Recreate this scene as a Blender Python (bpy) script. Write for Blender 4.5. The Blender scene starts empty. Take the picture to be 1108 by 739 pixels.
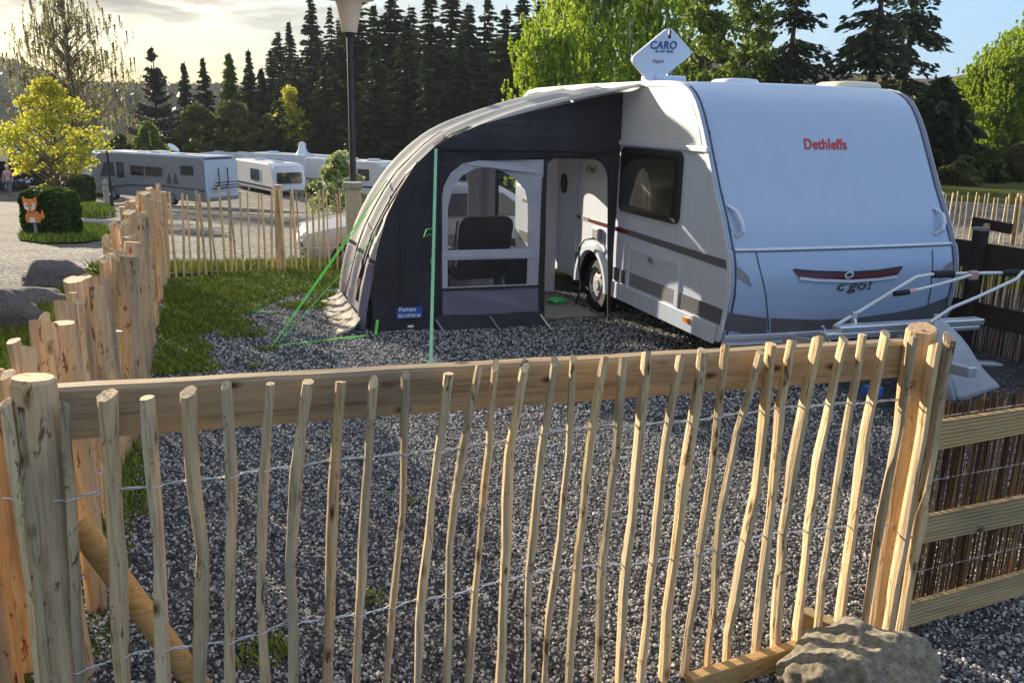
import bpy, math, random
import numpy as np
from mathutils import Vector, Matrix
from mathutils.geometry import tessellate_polygon
random.seed(7); RNG=np.random.default_rng(11)
R=math.radians; PI=math.pi
S=bpy.context.scene; COL=S.collection

# ------------------------------------------------------------------ camera numbers (fitted) and survey helpers
CH=2.2248; CF=936.2; CP=.2555; CR=.0227
_cp,_sp=math.cos(CP),math.sin(CP)
FW=Vector((0,_cp,-_sp)); _u=Vector((0,_sp,_cp)); _r=Vector((1,0,0))
RT=_r*math.cos(CR)+_u*math.sin(CR); UP=_u*math.cos(CR)-_r*math.sin(CR)
CAM=Vector((0,0,CH))
def ray(x,y): return FW+RT*((x-554)/CF)-UP*((y-369.5)/CF)
def gp(x,y,z=0.):
    d=ray(x,y); return CAM+d*((z-CH)/d.z)
def atY(x,y,Y):
    d=ray(x,y); return CAM+d*(Y/d.y)
def onpl(x,y,p,n):
    d=ray(x,y); return CAM+d*((p-CAM).dot(n)/d.dot(n))
def terr(X,Y):
    s=max(0,min(1,(12-X)/14)); s=s*s*(3-2*s)
    return -.083*min(35,max(0,Y-12))*s
def tg(x,y):
    d=ray(x,y); t=3.
    while t<400:
        q=CAM+d*t
        if q.z<=terr(q.x,q.y): return q
        t+=.02+t*.001
    return q
# ------------------------------------------------------------------ materials
def nt(name):
    m=bpy.data.materials.new(name); m.use_nodes=True; t=m.node_tree
    b=t.nodes['Principled BSDF']; return m,t,b
def N(t,typ,**k):
    n=t.nodes.new(typ)
    for a,v in k.items():
        if a.startswith('i_'): n.inputs[a[2:].replace('_',' ')].default_value=v
        else: setattr(n,a,v)
    return n
def ramp(t,stops,interp='LINEAR'):
    r=t.nodes.new('ShaderNodeValToRGB'); e=r.color_ramp.elements; r.color_ramp.interpolation=interp
    while len(e)<len(stops): e.new(.5)
    for q,(p,c) in zip(e,stops): q.position=p; q.color=(*c,1)
    return r
def mat(name,col,rough=.6,metal=0,var=.12,scale=6,bump=0,bscale=60,spec=.5,coat=0,stretch=(1,1,1),trans=0,rnd=0):
    m,t,b=nt(name); L=t.links.new
    tc=N(t,'ShaderNodeTexCoord'); mp=N(t,'ShaderNodeMapping'); mp.inputs['Scale'].default_value=stretch; L(tc.outputs['Object'],mp.inputs[0])
    n=N(t,'ShaderNodeTexNoise',i_Scale=scale,i_Detail=6,i_Roughness=.6); L(mp.outputs[0],n.inputs['Vector'])
    lo=tuple(c*(1-var) for c in col); hi=tuple(min(1,c*(1+var)) for c in col)
    r=ramp(t,[(.3,lo),(.7,hi)]); L(n.outputs[0],r.inputs[0]); src=r.outputs[0]
    if rnd:
        oi=N(t,'ShaderNodeObjectInfo'); mr=N(t,'ShaderNodeMapRange'); mr.inputs[3].default_value=1-rnd; mr.inputs[4].default_value=1+rnd
        L(oi.outputs['Random'],mr.inputs[0]); hs=N(t,'ShaderNodeHueSaturation'); L(mr.outputs[0],hs.inputs['Value']); L(src,hs.inputs['Color']); src=hs.outputs[0]
    L(src,b.inputs['Base Color']); b.inputs['Roughness'].default_value=rough; b.inputs['Metallic'].default_value=metal
    b.inputs['Specular IOR Level'].default_value=spec; b.inputs['Coat Weight'].default_value=coat
    if bump:
        n2=N(t,'ShaderNodeTexNoise',i_Scale=bscale,i_Detail=5); L(mp.outputs[0],n2.inputs['Vector'])
        bp=N(t,'ShaderNodeBump',i_Strength=bump,i_Distance=.02); L(n2.outputs[0],bp.inputs['Height']); L(bp.outputs[0],b.inputs['Normal'])
    if trans:
        tr=N(t,'ShaderNodeBsdfTranslucent'); L(src,tr.inputs[0]); mx=N(t,'ShaderNodeMixShader',i_Fac=trans)
        L(b.outputs[0],mx.inputs[1]); L(tr.outputs[0],mx.inputs[2]); L(mx.outputs[0],t.nodes['Material Output'].inputs[0])
    return m
def wood(name,light,dark,bark,barkamt=.62,zs=.12,rnd=.22,axis=2,rough=.75,grain=26):
    m,t,b=nt(name); L=t.links.new
    tc=N(t,'ShaderNodeTexCoord'); oi=N(t,'ShaderNodeObjectInfo')
    ml=N(t,'ShaderNodeVectorMath',operation='MULTIPLY_ADD'); L(oi.outputs['Random'],ml.inputs[0]); ml.inputs[1].default_value=(7,13,5); L(tc.outputs['Object'],ml.inputs[2])
    mp=N(t,'ShaderNodeMapping'); sc=[1,1,1]; sc[axis]=zs; mp.inputs['Scale'].default_value=sc; L(ml.outputs[0],mp.inputs[0])
    n=N(t,'ShaderNodeTexNoise',i_Scale=grain,i_Detail=8,i_Roughness=.65,i_Distortion=.6); L(mp.outputs[0],n.inputs['Vector'])
    r=ramp(t,[(.28,dark),(.5,light),(.8,tuple(min(1,c*1.15) for c in light))]); L(n.outputs[0],r.inputs[0])
    sc2=[1,1,1]; sc2[axis]=.35; mp2=N(t,'ShaderNodeMapping'); mp2.inputs['Scale'].default_value=sc2; L(ml.outputs[0],mp2.inputs[0])
    n2=N(t,'ShaderNodeTexNoise',i_Scale=17,i_Detail=7,i_Roughness=.75,i_Distortion=1.0); L(mp2.outputs[0],n2.inputs['Vector'])
    r2=ramp(t,[(barkamt,(0,0,0)),(barkamt+.03,(.9,.9,.9))]); L(n2.outputs[0],r2.inputs[0])
    mx=N(t,'ShaderNodeMix',data_type='RGBA'); L(r2.outputs[0],mx.inputs[0]); L(r.outputs[0],mx.inputs[6]); mx.inputs[7].default_value=(*bark,1)
    n3=N(t,'ShaderNodeTexNoise',i_Scale=3.5,i_Detail=3); L(mp2.outputs[0],n3.inputs['Vector'])
    r3=ramp(t,[(.33,(.62,.64,.68)),(.5,(.95,.93,.9)),(.68,(1.12,1.0,.84))]); L(n3.outputs[0],r3.inputs[0])
    vk=N(t,'ShaderNodeTexVoronoi',i_Scale=9); mk=N(t,'ShaderNodeMapping'); sk_=[1,1,1]; sk_[axis]=.45; mk.inputs['Scale'].default_value=sk_; L(ml.outputs[0],mk.inputs[0]); L(mk.outputs[0],vk.inputs['Vector'])
    rk_=ramp(t,[(.05,(.16,.11,.08)),(.10,(.55,.48,.42)),(.17,(1,1,1))]); L(vk.outputs['Distance'],rk_.inputs[0]); mkx=N(t,'ShaderNodeMix',data_type='RGBA',blend_type='MULTIPLY'); mkx.inputs[0].default_value=1; L(mx.outputs[2],mkx.inputs[6]); L(rk_.outputs[0],mkx.inputs[7])
    m3=N(t,'ShaderNodeMix',data_type='RGBA',blend_type='MULTIPLY'); m3.inputs[0].default_value=1; L(mkx.outputs[2],m3.inputs[6]); L(r3.outputs[0],m3.inputs[7])
    mr=N(t,'ShaderNodeMapRange'); mr.inputs[3].default_value=1-rnd; mr.inputs[4].default_value=1+rnd*.6; L(oi.outputs['Random'],mr.inputs[0])
    hs=N(t,'ShaderNodeHueSaturation'); L(mr.outputs[0],hs.inputs['Value']); L(m3.outputs[2],hs.inputs['Color'])
    L(hs.outputs[0],b.inputs['Base Color']); b.inputs['Roughness'].default_value=rough; b.inputs['Specular IOR Level'].default_value=.25
    bp=N(t,'ShaderNodeBump',i_Strength=.8,i_Distance=.008); L(n.outputs[0],bp.inputs['Height']); L(bp.outputs[0],b.inputs['Normal'])
    return m
def rndramp(name,stops,rough=.8,trans=0,spec=.3,bump=0,noise=0):
    m,t,b=nt(name); L=t.links.new
    oi=N(t,'ShaderNodeObjectInfo'); r=ramp(t,stops); L(oi.outputs['Random'],r.inputs[0]); src=r.outputs[0]
    if noise:
        tc=N(t,'ShaderNodeTexCoord'); n=N(t,'ShaderNodeTexNoise',i_Scale=noise,i_Detail=4); L(tc.outputs['Object'],n.inputs['Vector'])
        r2=ramp(t,[(.3,(.6,.6,.6)),(.7,(1.25,1.25,1.25))]); L(n.outputs[0],r2.inputs[0])
        mm=N(t,'ShaderNodeMix',data_type='RGBA',blend_type='MULTIPLY'); mm.inputs[0].default_value=1; L(src,mm.inputs[6]); L(r2.outputs[0],mm.inputs[7]); src=mm.outputs[2]
    L(src,b.inputs['Base Color']); b.inputs['Roughness'].default_value=rough; b.inputs['Specular IOR Level'].default_value=spec
    if trans:
        tr=N(t,'ShaderNodeBsdfTranslucent'); L(src,tr.inputs[0]); mx=N(t,'ShaderNodeMixShader',i_Fac=trans)
        L(b.outputs[0],mx.inputs[1]); L(tr.outputs[0],mx.inputs[2]); L(mx.outputs[0],t.nodes['Material Output'].inputs[0])
    return m
def leafmat(name,cols,trans=.45):
    # colour varies leaf to leaf and clump to clump (position noise)
    m,t,b=nt(name); L=t.links.new
    g=N(t,'ShaderNodeNewGeometry'); tc=N(t,'ShaderNodeTexCoord')
    n=N(t,'ShaderNodeTexNoise',i_Scale=.9,i_Detail=3); L(tc.outputs['Object'],n.inputs['Vector'])
    ad=N(t,'ShaderNodeMath',operation='MULTIPLY_ADD'); L(g.outputs['Random Per Island'],ad.inputs[0]); ad.inputs[1].default_value=.5; L(n.outputs[0],ad.inputs[2])
    sb=N(t,'ShaderNodeMath',operation='SUBTRACT'); L(ad.outputs[0],sb.inputs[0]); sb.inputs[1].default_value=.25
    r=ramp(t,[(.15,cols[0]),(.5,cols[1]),(.85,cols[2])]); L(sb.outputs[0],r.inputs[0])
    L(r.outputs[0],b.inputs['Base Color']); b.inputs['Roughness'].default_value=.6; b.inputs['Specular IOR Level'].default_value=.25
    tr=N(t,'ShaderNodeBsdfTranslucent'); L(r.outputs[0],tr.inputs[0]); mx=N(t,'ShaderNodeMixShader',i_Fac=trans)
    L(b.outputs[0],mx.inputs[1]); L(tr.outputs[0],mx.inputs[2]); L(mx.outputs[0],t.nodes['Material Output'].inputs[0])
    return m
def groundmat(name,cols,scale=3,fine=90,bump=.5,rough=.95,vor=0):
    m,t,b=nt(name); L=t.links.new
    tc=N(t,'ShaderNodeTexCoord'); n=N(t,'ShaderNodeTexNoise',i_Scale=scale,i_Detail=8,i_Roughness=.7); L(tc.outputs['Object'],n.inputs['Vector'])
    f=N(t,'ShaderNodeTexNoise',i_Scale=fine,i_Detail=4,i_Roughness=.8); L(tc.outputs['Object'],f.inputs['Vector'])
    r=ramp(t,[(.32,cols[0]),(.5,cols[1]),(.68,cols[2])]); L(n.outputs[0],r.inputs[0])
    r2=ramp(t,[(.3,(.45,.45,.45)),(.7,(1.5,1.5,1.5))]); L(f.outputs[0],r2.inputs[0]); h=f.outputs[0]
    mm=N(t,'ShaderNodeMix',data_type='RGBA',blend_type='MULTIPLY'); mm.inputs[0].default_value=1; L(r.outputs[0],mm.inputs[6]); L(r2.outputs[0],mm.inputs[7]); src=mm.outputs[2]
    if vor:
        v=N(t,'ShaderNodeTexVoronoi',i_Scale=vor); L(tc.outputs['Object'],v.inputs['Vector'])
        sp=N(t,'ShaderNodeSeparateColor'); L(v.outputs['Color'],sp.inputs[0]); r3=ramp(t,[(0,(.35,.35,.38)),(.7,(1,1,1)),(1,(2.2,2.2,2.1))]); L(sp.outputs[0],r3.inputs[0])
        m4=N(t,'ShaderNodeMix',data_type='RGBA',blend_type='MULTIPLY'); m4.inputs[0].default_value=1; L(src,m4.inputs[6]); L(r3.outputs[0],m4.inputs[7]); src=m4.outputs[2]
        iv=N(t,'ShaderNodeMath',operation='SUBTRACT'); iv.inputs[0].default_value=1; L(v.outputs['Distance'],iv.inputs[1]); h=iv.outputs[0]
    L(src,b.inputs['Base Color']); b.inputs['Roughness'].default_value=rough; b.inputs['Specular IOR Level'].default_value=.0 if 'hill' in name or 'soil' in name else .2
    bp=N(t,'ShaderNodeBump',i_Strength=bump,i_Distance=.03); L(h,bp.inputs['Height']); L(bp.outputs[0],b.inputs['Normal'])
    return m
def glassy(name,tint=(.9,.9,.9),amt=.12,rough=.05):
    m,t,b=nt(name); L=t.links.new
    b.inputs['Base Color'].default_value=(.08,.085,.09,1); b.inputs['Roughness'].default_value=rough
    tr=N(t,'ShaderNodeBsdfTransparent'); tr.inputs[0].default_value=(*tint,1)
    tc=N(t,'ShaderNodeTexCoord'); n=N(t,'ShaderNodeTexNoise',i_Scale=5,i_Detail=2,i_Distortion=2); L(tc.outputs['Object'],n.inputs['Vector'])
    bp=N(t,'ShaderNodeBump',i_Strength=.4,i_Distance=.03); L(n.outputs[0],bp.inputs['Height']); L(bp.outputs[0],b.inputs['Normal'])
    mx=N(t,'ShaderNodeMixShader',i_Fac=amt); L(tr.outputs[0],mx.inputs[1]); L(b.outputs[0],mx.inputs[2]); L(mx.outputs[0],t.nodes['Material Output'].inputs[0])
    return m
M={}
M['picket']=wood('split chestnut',(.66,.52,.33),(.33,.22,.11),(.11,.05,.022),.585,grain=80,zs=.06)
M['log']=wood('debarked log',(.64,.47,.29),(.38,.235,.115),(.17,.06,.022),.585,rnd=.15,grain=60,zs=.06)
M['palepicket']=wood('pale split chestnut',(.66,.53,.34),(.42,.31,.17),(.2,.12,.06),.66,grain=60)
M['rail']=wood('weathered rail',(.40,.31,.20),(.21,.15,.085),(.12,.065,.035),.70,axis=0,zs=.05,grain=40,rnd=.05)
M['deck']=wood('pressure treated board',(.42,.32,.17),(.30,.21,.10),(.2,.12,.05),.8,axis=0,zs=.05,grain=30,rnd=.12)
M['yellow_wood']=wood('turned pole',(.56,.36,.15),(.34,.19,.07),(.16,.08,.03),.66,rnd=.05,axis=0,zs=.1,grain=60)
M['darkwood']=wood('dark stained board',(.055,.043,.035),(.03,.024,.02),(.02,.015,.01),.8,axis=0,zs=.05,grain=20)
M['reed']=rndramp('dry reed',[(0,(.10,.05,.025)),(.5,(.26,.15,.07)),(.8,(.42,.30,.16)),(1,(.60,.48,.30))])
def reedmat():
    m,t,b=nt('reed canes'); L=t.links.new; g=N(t,'ShaderNodeNewGeometry')
    r=ramp(t,[(0,(.035,.016,.008)),(.55,(.11,.055,.025)),(.85,(.30,.19,.09)),(1,(.58,.46,.28))]); L(g.outputs['Random Per Island'],r.inputs[0]); L(r.outputs[0],b.inputs['Base Color']); b.inputs['Roughness'].default_value=.6
    return m
M['reed']=reedmat()
M['wire']=mat('galvanised wire',(.62,.64,.67),.35,.75,var=.1)
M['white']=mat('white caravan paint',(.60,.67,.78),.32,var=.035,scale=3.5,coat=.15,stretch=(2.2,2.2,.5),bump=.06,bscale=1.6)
M['frontshade']=mat('gelcoat tinted with blue shade',(.36,.47,.64),.3,var=.03,scale=3.,coat=.2,stretch=(2.2,2.2,.5),bump=.05,bscale=1.4)  # cool blue shade of the front face mixed into the gelcoat colour
M['arch_reflection']=mat('painted pane reflection',(.20,.18,.15),.12,var=.5,scale=14,stretch=(1,1,.15))  # pale tone painted as a reflection in the side window
M['hammer']=mat('hammered white sheet',(.70,.71,.73),.38,var=.03,bump=.25,bscale=45)
M['trimblue']=mat('edge rail white',(.62,.66,.74),.35,var=.05)
M['seal']=mat('dark seal',(.03,.045,.07),.5)
M['greyband']=mat('grey decal',(.12,.125,.135),.45,var=.05)
M['midgrey']=mat('mid grey decal',(.23,.24,.26),.45,var=.05)
M['red']=mat('red lettering',(.55,.015,.02),.4,var=.05)
M['darkred']=mat('dark red handle',(.10,.012,.018),.25,var=.1)
M['dkgrey']=mat('dark grey lettering',(.07,.075,.09),.4)
M['blacktext']=mat('black plastic',(.018,.018,.02),.45,var=.1)
M['glass']=mat('dark window acrylic',(.02,.022,.024),.08,var=.4,scale=2,spec=.6)
M['glassgrey']=mat('grey window acrylic',(.05,.06,.075),.12,var=.3,scale=2)
M['chrome']=mat('brushed aluminium',(.66,.68,.71),.3,.85,var=.05)
M['tubegrey']=mat('painted rack tube',(.62,.64,.66),.35,.2,var=.05)
M['foam']=mat('black foam grip',(.02,.02,.022),.9,var=.3,scale=40,bump=.4)
M['pink']=mat('faded strap',(.55,.33,.33),.7)
M['tyre']=mat('tyre rubber',(.022,.022,.024),.85,var=.2,bump=.3)
M['rim']=mat('wheel steel',(.45,.46,.48),.4,.4)
M['orange']=mat('orange lens',(.85,.25,.02),.2,var=.1)
M['lightlens']=mat('headlight lens',(.55,.6,.65),.08,var=.1)
M['dome']=mat('cream roof dome',(.72,.66,.52),.4,var=.05)
M['dark_fabric']=mat('charcoal awning cloth',(.032,.033,.038),.75,var=.25,scale=3,bump=.7,bscale=4,stretch=(1,1,.45),spec=.35)
def cloth(name,col,trans,wr=.5,sc=3.2):
    m=mat(name,col,.8,var=.08,scale=4,bump=wr,bscale=sc,spec=.2,trans=trans); return m
M['roof_cloth']=cloth('pale grey awning cloth',(.43,.43,.425),.08)
M['light_cloth']=cloth('light grey panel cloth',(.50,.51,.56),.18)
M['violet']=cloth('violet grey lower cloth',(.20,.19,.25),.08)
M['skirt']=cloth('dusty mud skirt',(.36,.33,.29),.05,.8,9)
M['clear']=glassy('clear vinyl',(.90,.91,.92),.16,.06)
M['blue']=mat('blue badge',(.02,.10,.42),.5)
M['whitetext']=mat('white print',(.85,.87,.9),.6,var=.02)
M['navy']=mat('navy print',(.02,.06,.22),.5)
M['green']=mat('green webbing',(.16,.72,.10),.6,var=.15,scale=20,trans=.2)
M['palegreen']=mat('pale green webbing',(.35,.72,.48),.6,var=.1,trans=.2)
M['bowl']=mat('green bowl',(.08,.62,.16),.35)
M['mattan']=mat('brown awning floor mat',(.20,.14,.085),.9,var=.25,scale=20)
M['blackmetal']=mat('black lamp paint',(.022,.023,.026),.4,.2)
M['lampglass']=mat('opal lamp glass',(.62,.55,.47),.35,var=.05,trans=.4)
M['lamptop']=mat('lamp cap',(.50,.52,.44),.5)
M['stone']=mat('cut sandstone',(.45,.37,.27),.9,var=.2,scale=20,bump=.5)
M['silver']=mat('silver motorhome paint',(.24,.26,.30),.3,var=.03,coat=.3)
M['offwhite']=mat('old white caravan sheet',(.66,.69,.72),.4,var=.05)
M['carwhite']=mat('white car paint',(.42,.44,.47),.25,var=.02,coat=.5)
M['cardark']=mat('dark car paint',(.03,.04,.05),.2,var=.05,coat=.5)
M['tent']=mat('dark carport sheet',(.05,.055,.06),.7)
M['skin']=mat('skin',(.55,.36,.27),.6); M['pinkcloth']=mat('pink top',(.62,.33,.36),.8); M['jeans']=mat('grey trousers',(.16,.17,.20),.85); M['hair']=mat('pale hair',(.62,.58,.50),.8)
M['foxo']=mat('orange paint',(.80,.24,.04),.55,var=.08); M['foxw']=mat('cream paint',(.80,.77,.70),.6); M['foxd']=mat('dark brown paint',(.10,.05,.03),.6)
M['tarp']=mat('grey vinyl cover',(.42,.44,.47),.5,var=.08,scale=4,bump=.35,bscale=5)
M['bark']=mat('conifer bark',(.085,.06,.045),.95,var=.3,scale=20,bump=.6,stretch=(1,1,.2))
M['birchbark']=mat('birch bark',(.45,.43,.38),.85,var=.45,scale=9,bump=.4,stretch=(1,1,2.5))
M['twig']=mat('brown twig',(.16,.11,.075),.9,var=.3)
M['spruce']=leafmat('spruce needles',[(.016,.032,.018),(.036,.062,.026),(.07,.10,.034)],.3)
M['spruce_thin']=leafmat('thin spruce needles',[(.035,.035,.03),(.055,.05,.04),(.08,.07,.05)],.2)
M['birchleaf']=leafmat('fresh birch leaves',[(.15,.24,.018),(.30,.42,.035),(.44,.54,.06)],.5)
M['birchleaf2']=leafmat('mid green leaves',[(.07,.12,.02),(.14,.21,.03),(.24,.30,.05)],.45)
M['limeleaf']=leafmat('yellow spring leaves',[(.28,.30,.02),(.44,.44,.04),(.60,.56,.08)],.5)
M['oliveleaf']=leafmat('dull olive leaves',[(.06,.08,.025),(.11,.13,.035),(.17,.19,.05)],.4)
M['weepleaf']=leafmat('bud haze leaves',[(.17,.17,.06),(.27,.26,.10),(.36,.34,.13)],.45)
M['farwood']=leafmat('far wood',[(.035,.042,.03),(.06,.065,.042),(.11,.105,.06)],.2)
M['hedge']=leafmat('clipped hedge leaves',[(.025,.055,.012),(.05,.10,.018),(.09,.16,.03)],.35)
M['whiteblossom']=leafmat('pale shrub leaves',[(.16,.22,.05),(.34,.40,.16),(.62,.64,.42)],.45)
def rockmat(name,a,b_,c):
    m,t,b=nt(name); L=t.links.new; tc=N(t,'ShaderNodeTexCoord')
    n=N(t,'ShaderNodeTexNoise',i_Scale=28,i_Detail=12,i_Roughness=.85,i_Distortion=.3); L(tc.outputs['Object'],n.inputs['Vector'])
    r=ramp(t,[(.33,a),(.5,b_),(.62,c),(.75,tuple(x*1.2 for x in c))]); L(n.outputs[0],r.inputs[0]); L(r.outputs[0],b.inputs['Base Color']); b.inputs['Roughness'].default_value=.95
    n2=N(t,'ShaderNodeTexNoise',i_Scale=34,i_Detail=12,i_Roughness=.85); L(tc.outputs['Object'],n2.inputs['Vector'])
    bp=N(t,'ShaderNodeBump',i_Strength=1,i_Distance=.03); L(n2.outputs[0],bp.inputs['Height']); L(bp.outputs[0],b.inputs['Normal']); return m
M['boulder']=rockmat('lichened granite',(.10,.085,.06),(.38,.33,.24),(.66,.60,.47))
M['rock']=rockmat('dark grey rock',(.05,.05,.052),(.13,.13,.135),(.22,.22,.22))
M['stonetop']=rockmat('pale kerb stone',(.2,.18,.15),(.36,.34,.3),(.5,.48,.44))
M['soil']=groundmat('meadow soil',[(.055,.062,.022),(.085,.10,.03),(.13,.13,.055)],.8,40)
M['gravelbase']=groundmat('pitch gravel bed',[(.05,.055,.065),(.085,.09,.10),(.13,.135,.15)],4,60,1,vor=60)
M['road']=groundmat('compacted gravel road',[(.11,.103,.095),(.17,.16,.145),(.25,.235,.21)],.7,60,.5,vor=30)
M['grassbase']=groundmat('turf',[(.05,.085,.018),(.08,.13,.025),(.12,.15,.05)],3,60,.6)
M['pebble']=rndramp('slate chips',[(0,(.05,.052,.055)),(.25,(.16,.162,.17)),(.6,(.33,.33,.335)),(.85,(.52,.51,.49)),(1,(.65,.64,.61))],.7,noise=90)
M['blade']=rndramp('grass blades',[(0,(.08,.15,.014)),(.45,(.20,.31,.03)),(.8,(.36,.43,.05)),(1,(.48,.44,.15))],.6,trans=.45)
M['hill']=groundmat('wooded hill',[(.035,.045,.03),(.055,.06,.04),(.09,.08,.055)],.03,.35,1)
M['hillbrown']=groundmat('bare wooded hill',[(.09,.07,.055),(.14,.11,.085),(.19,.16,.12)],.06,.6,1)

# ------------------------------------------------------------------ mesh builder
FR={}
class MB:
    def __init__(s): s.v=[]; s.f=[]
    def add(s,vs,fs):
        o=len(s.v); s.v+= [tuple(v) for v in vs]; s.f+=[tuple(i+o for i in f) for f in fs]; return s
    def box(s,c,sz,rz=0,basis=None):
        x,y,z=[q/2 for q in sz]; vs=[Vector((a*x,b*y,d*z)) for a in(-1,1) for b in(-1,1) for d in(-1,1)]
        if basis: vs=[basis[0]*v.x+basis[1]*v.y+basis[2]*v.z for v in vs]
        elif rz: vs=[Matrix.Rotation(rz,3,'Z')@v for v in vs]
        return s.add([v+Vector(c) for v in vs],[(0,1,3,2),(4,6,7,5),(0,4,5,1),(2,3,7,6),(0,2,6,4),(1,5,7,3)])
    def bar(s,a,b,w,h,up=(0,0,1)):
        a,b=Vector(a),Vector(b); d=(b-a); l=d.length; d.normalize(); u=Vector(up); sd=d.cross(u).normalized(); u=sd.cross(d)
        return s.box((a+b)/2,(l,w,h),basis=(d,sd,u))
    def tube(s,pts,r,n=8,flat=None,jit=0,cap=True,slant=0):
        pts=[Vector(p) for p in pts]; k=len(pts)
        if not hasattr(r,'__len__'): r=[r]*k
        o=len(s.v); prev=None
        js=[1+random.uniform(-jit,jit) for _ in range(n)]
        for i,p in enumerate(pts):
            d=(pts[min(i+1,k-1)]-pts[max(i-1,0)]).normalized()
            if prev is None:
                a=Vector((0,0,1)) if abs(d.z)<.9 else Vector((1,0,0)); u=d.cross(a).normalized()
            else: u=(prev-d*prev.dot(d)).normalized()
            prev=u; w=d.cross(u)
            for j in range(n):
                an=2*PI*j/n; q=p+(u*math.cos(an)+w*math.sin(an)*(flat or 1))*r[i]*js[j]
                if slant and i==k-1: q+=d*slant*math.cos(an)
                s.v.append(tuple(q))
        for i in range(k-1):
            for j in range(n):
                a=o+i*n+j; b=o+i*n+(j+1)%n; s.f.append((a,b,b+n,a+n))
        if cap: s.f.append(tuple(o+j for j in range(n))[::-1]); s.f.append(tuple(o+(k-1)*n+j for j in range(n)))
        return s
    def sheet(s,outer,fn,thick,holes=()):
        # outline (u,v) lists mapped by fn(u,v,off) -> point; off runs 0..thick
        loops=[list(outer)]+[list(h) for h in holes]
        tri=tessellate_polygon([[Vector((u,v,0)) for u,v in l] for l in loops]); flat=[p for l in loops for p in l]; n=len(flat); o=len(s.v)
        s.v+=[tuple(fn(u,v,0)) for u,v in flat]+[tuple(fn(u,v,thick)) for u,v in flat]
        for t in tri: s.f.append(tuple(o+i for i in t)); s.f.append(tuple(o+n+i for i in t[::-1]))
        b=0
        for l in loops:
            m=len(l)
            for i in range(m): s.f.append((o+b+i,o+b+(i+1)%m,o+n+b+(i+1)%m,o+n+b+i))
            b+=m
        return s
    def ell(s,c,r,nu=14,nv=9,noise=0,rz=0):
        c=Vector(c); o=len(s.v)
        for i in range(nv+1):
            th=PI*i/nv
            for j in range(nu):
                ph=2*PI*j/nu; v=Vector((math.sin(th)*math.cos(ph)*r[0],math.sin(th)*math.sin(ph)*r[1],math.cos(th)*r[2]))
                s.v.append(tuple(c+Matrix.Rotation(rz,3,'Z')@v))
        for i in range(nv):
            for j in range(nu):
                a=o+i*nu+j; b=o+i*nu+(j+1)%nu; s.f.append((a,a+nu,b+nu,b))
        return s
    def grid(s,rows):
        o=len(s.v); m=len(rows[0])
        for r in rows: s.v+=[tuple(p) for p in r]
        for i in range(len(rows)-1):
            for j in range(m-1): a=o+i*m+j; s.f.append((a,a+1,a+m+1,a+m))
        return s
    def build(s,name,m,parent=None,smooth=False,bevel=0,base=None,kind=None,recalc=True,label=None):
        me=bpy.data.meshes.new(name)
        if parent is not None: inv=FR[parent].inverted()
        elif base is not None: inv=Matrix.Translation(-Vector(base))
        else: inv=Matrix.Identity(4)
        me.from_pydata([tuple(inv@Vector(v)) for v in s.v],[],s.f); me.update()
        if recalc:
            import bmesh
            b=bmesh.new(); b.from_mesh(me); bmesh.ops.remove_doubles(b,verts=b.verts,dist=1e-5); bmesh.ops.recalc_face_normals(b,faces=b.faces); b.to_mesh(me); b.free()
        if smooth:
            me.polygons.foreach_set('use_smooth',[True]*len(me.polygons))
        me.materials.append(M[m] if isinstance(m,str) else m)
        o=bpy.data.objects.new(name,me); COL.objects.link(o)
        if smooth and smooth!='all':
            md=o.modifiers.new('es','EDGE_SPLIT'); md.split_angle=R(40)
        if bevel:
            md=o.modifiers.new('b','BEVEL'); md.width=bevel; md.segments=2; md.limit_method='ANGLE'
        if parent is not None: o.parent=parent; FR[o]=FR[parent]
        else:
            o.location=Vector(base) if base is not None else (0,0,0); FR[o]=Matrix.Translation(o.location)
        if kind: o['kind']=kind
        if label: o['label']=label
        return o
def tag(o,label,cat,group=None):
    o['label']=label; o['category']=cat
    if group: o['group']=group
    return o
def thing(name,label,cat,loc,rz=0,group=None):
    o=bpy.data.objects.new(name,None); COL.objects.link(o); o.location=loc; o.rotation_euler=(0,0,rz); o.empty_display_size=.2
    FR[o]=Matrix.Translation(Vector(loc))@Matrix.Rotation(rz,4,'Z'); return tag(o,label,cat,group)
def copy_thing(o,loc,rz,sc=1,label=None,group=None):
    r=o.copy(); COL.objects.link(r); r.location=loc; r.rotation_euler=(0,0,rz); r.scale=(sc,sc,sc) if not hasattr(sc,'__len__') else sc
    if label: r['label']=label
    if group: r['group']=group
    for ch in o.children:
        c=ch.copy(); COL.objects.link(c); c.parent=r
        for g in ch.children: d=g.copy(); COL.objects.link(d); d.parent=c
    return r
def npmesh(name,verts,faces,m,parent=None,base=None,kind=None,tri=False):
    me=bpy.data.meshes.new(name); k=faces.shape[1]
    me.vertices.add(len(verts)); me.vertices.foreach_set('co',verts.astype(np.float32).ravel())
    me.loops.add(faces.size); me.loops.foreach_set('vertex_index',faces.astype(np.int32).ravel())
    me.polygons.add(len(faces)); me.polygons.foreach_set('loop_start',np.arange(0,faces.size,k,dtype=np.int32)); me.polygons.foreach_set('loop_total',np.full(len(faces),k,dtype=np.int32))
    me.update(calc_edges=True); me.materials.append(M[m])
    o=bpy.data.objects.new(name,me); COL.objects.link(o)
    if parent is not None: o.parent=parent; FR[o]=FR[parent]
    if base is not None: o.location=base
    if kind: o['kind']=kind
    return o
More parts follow.
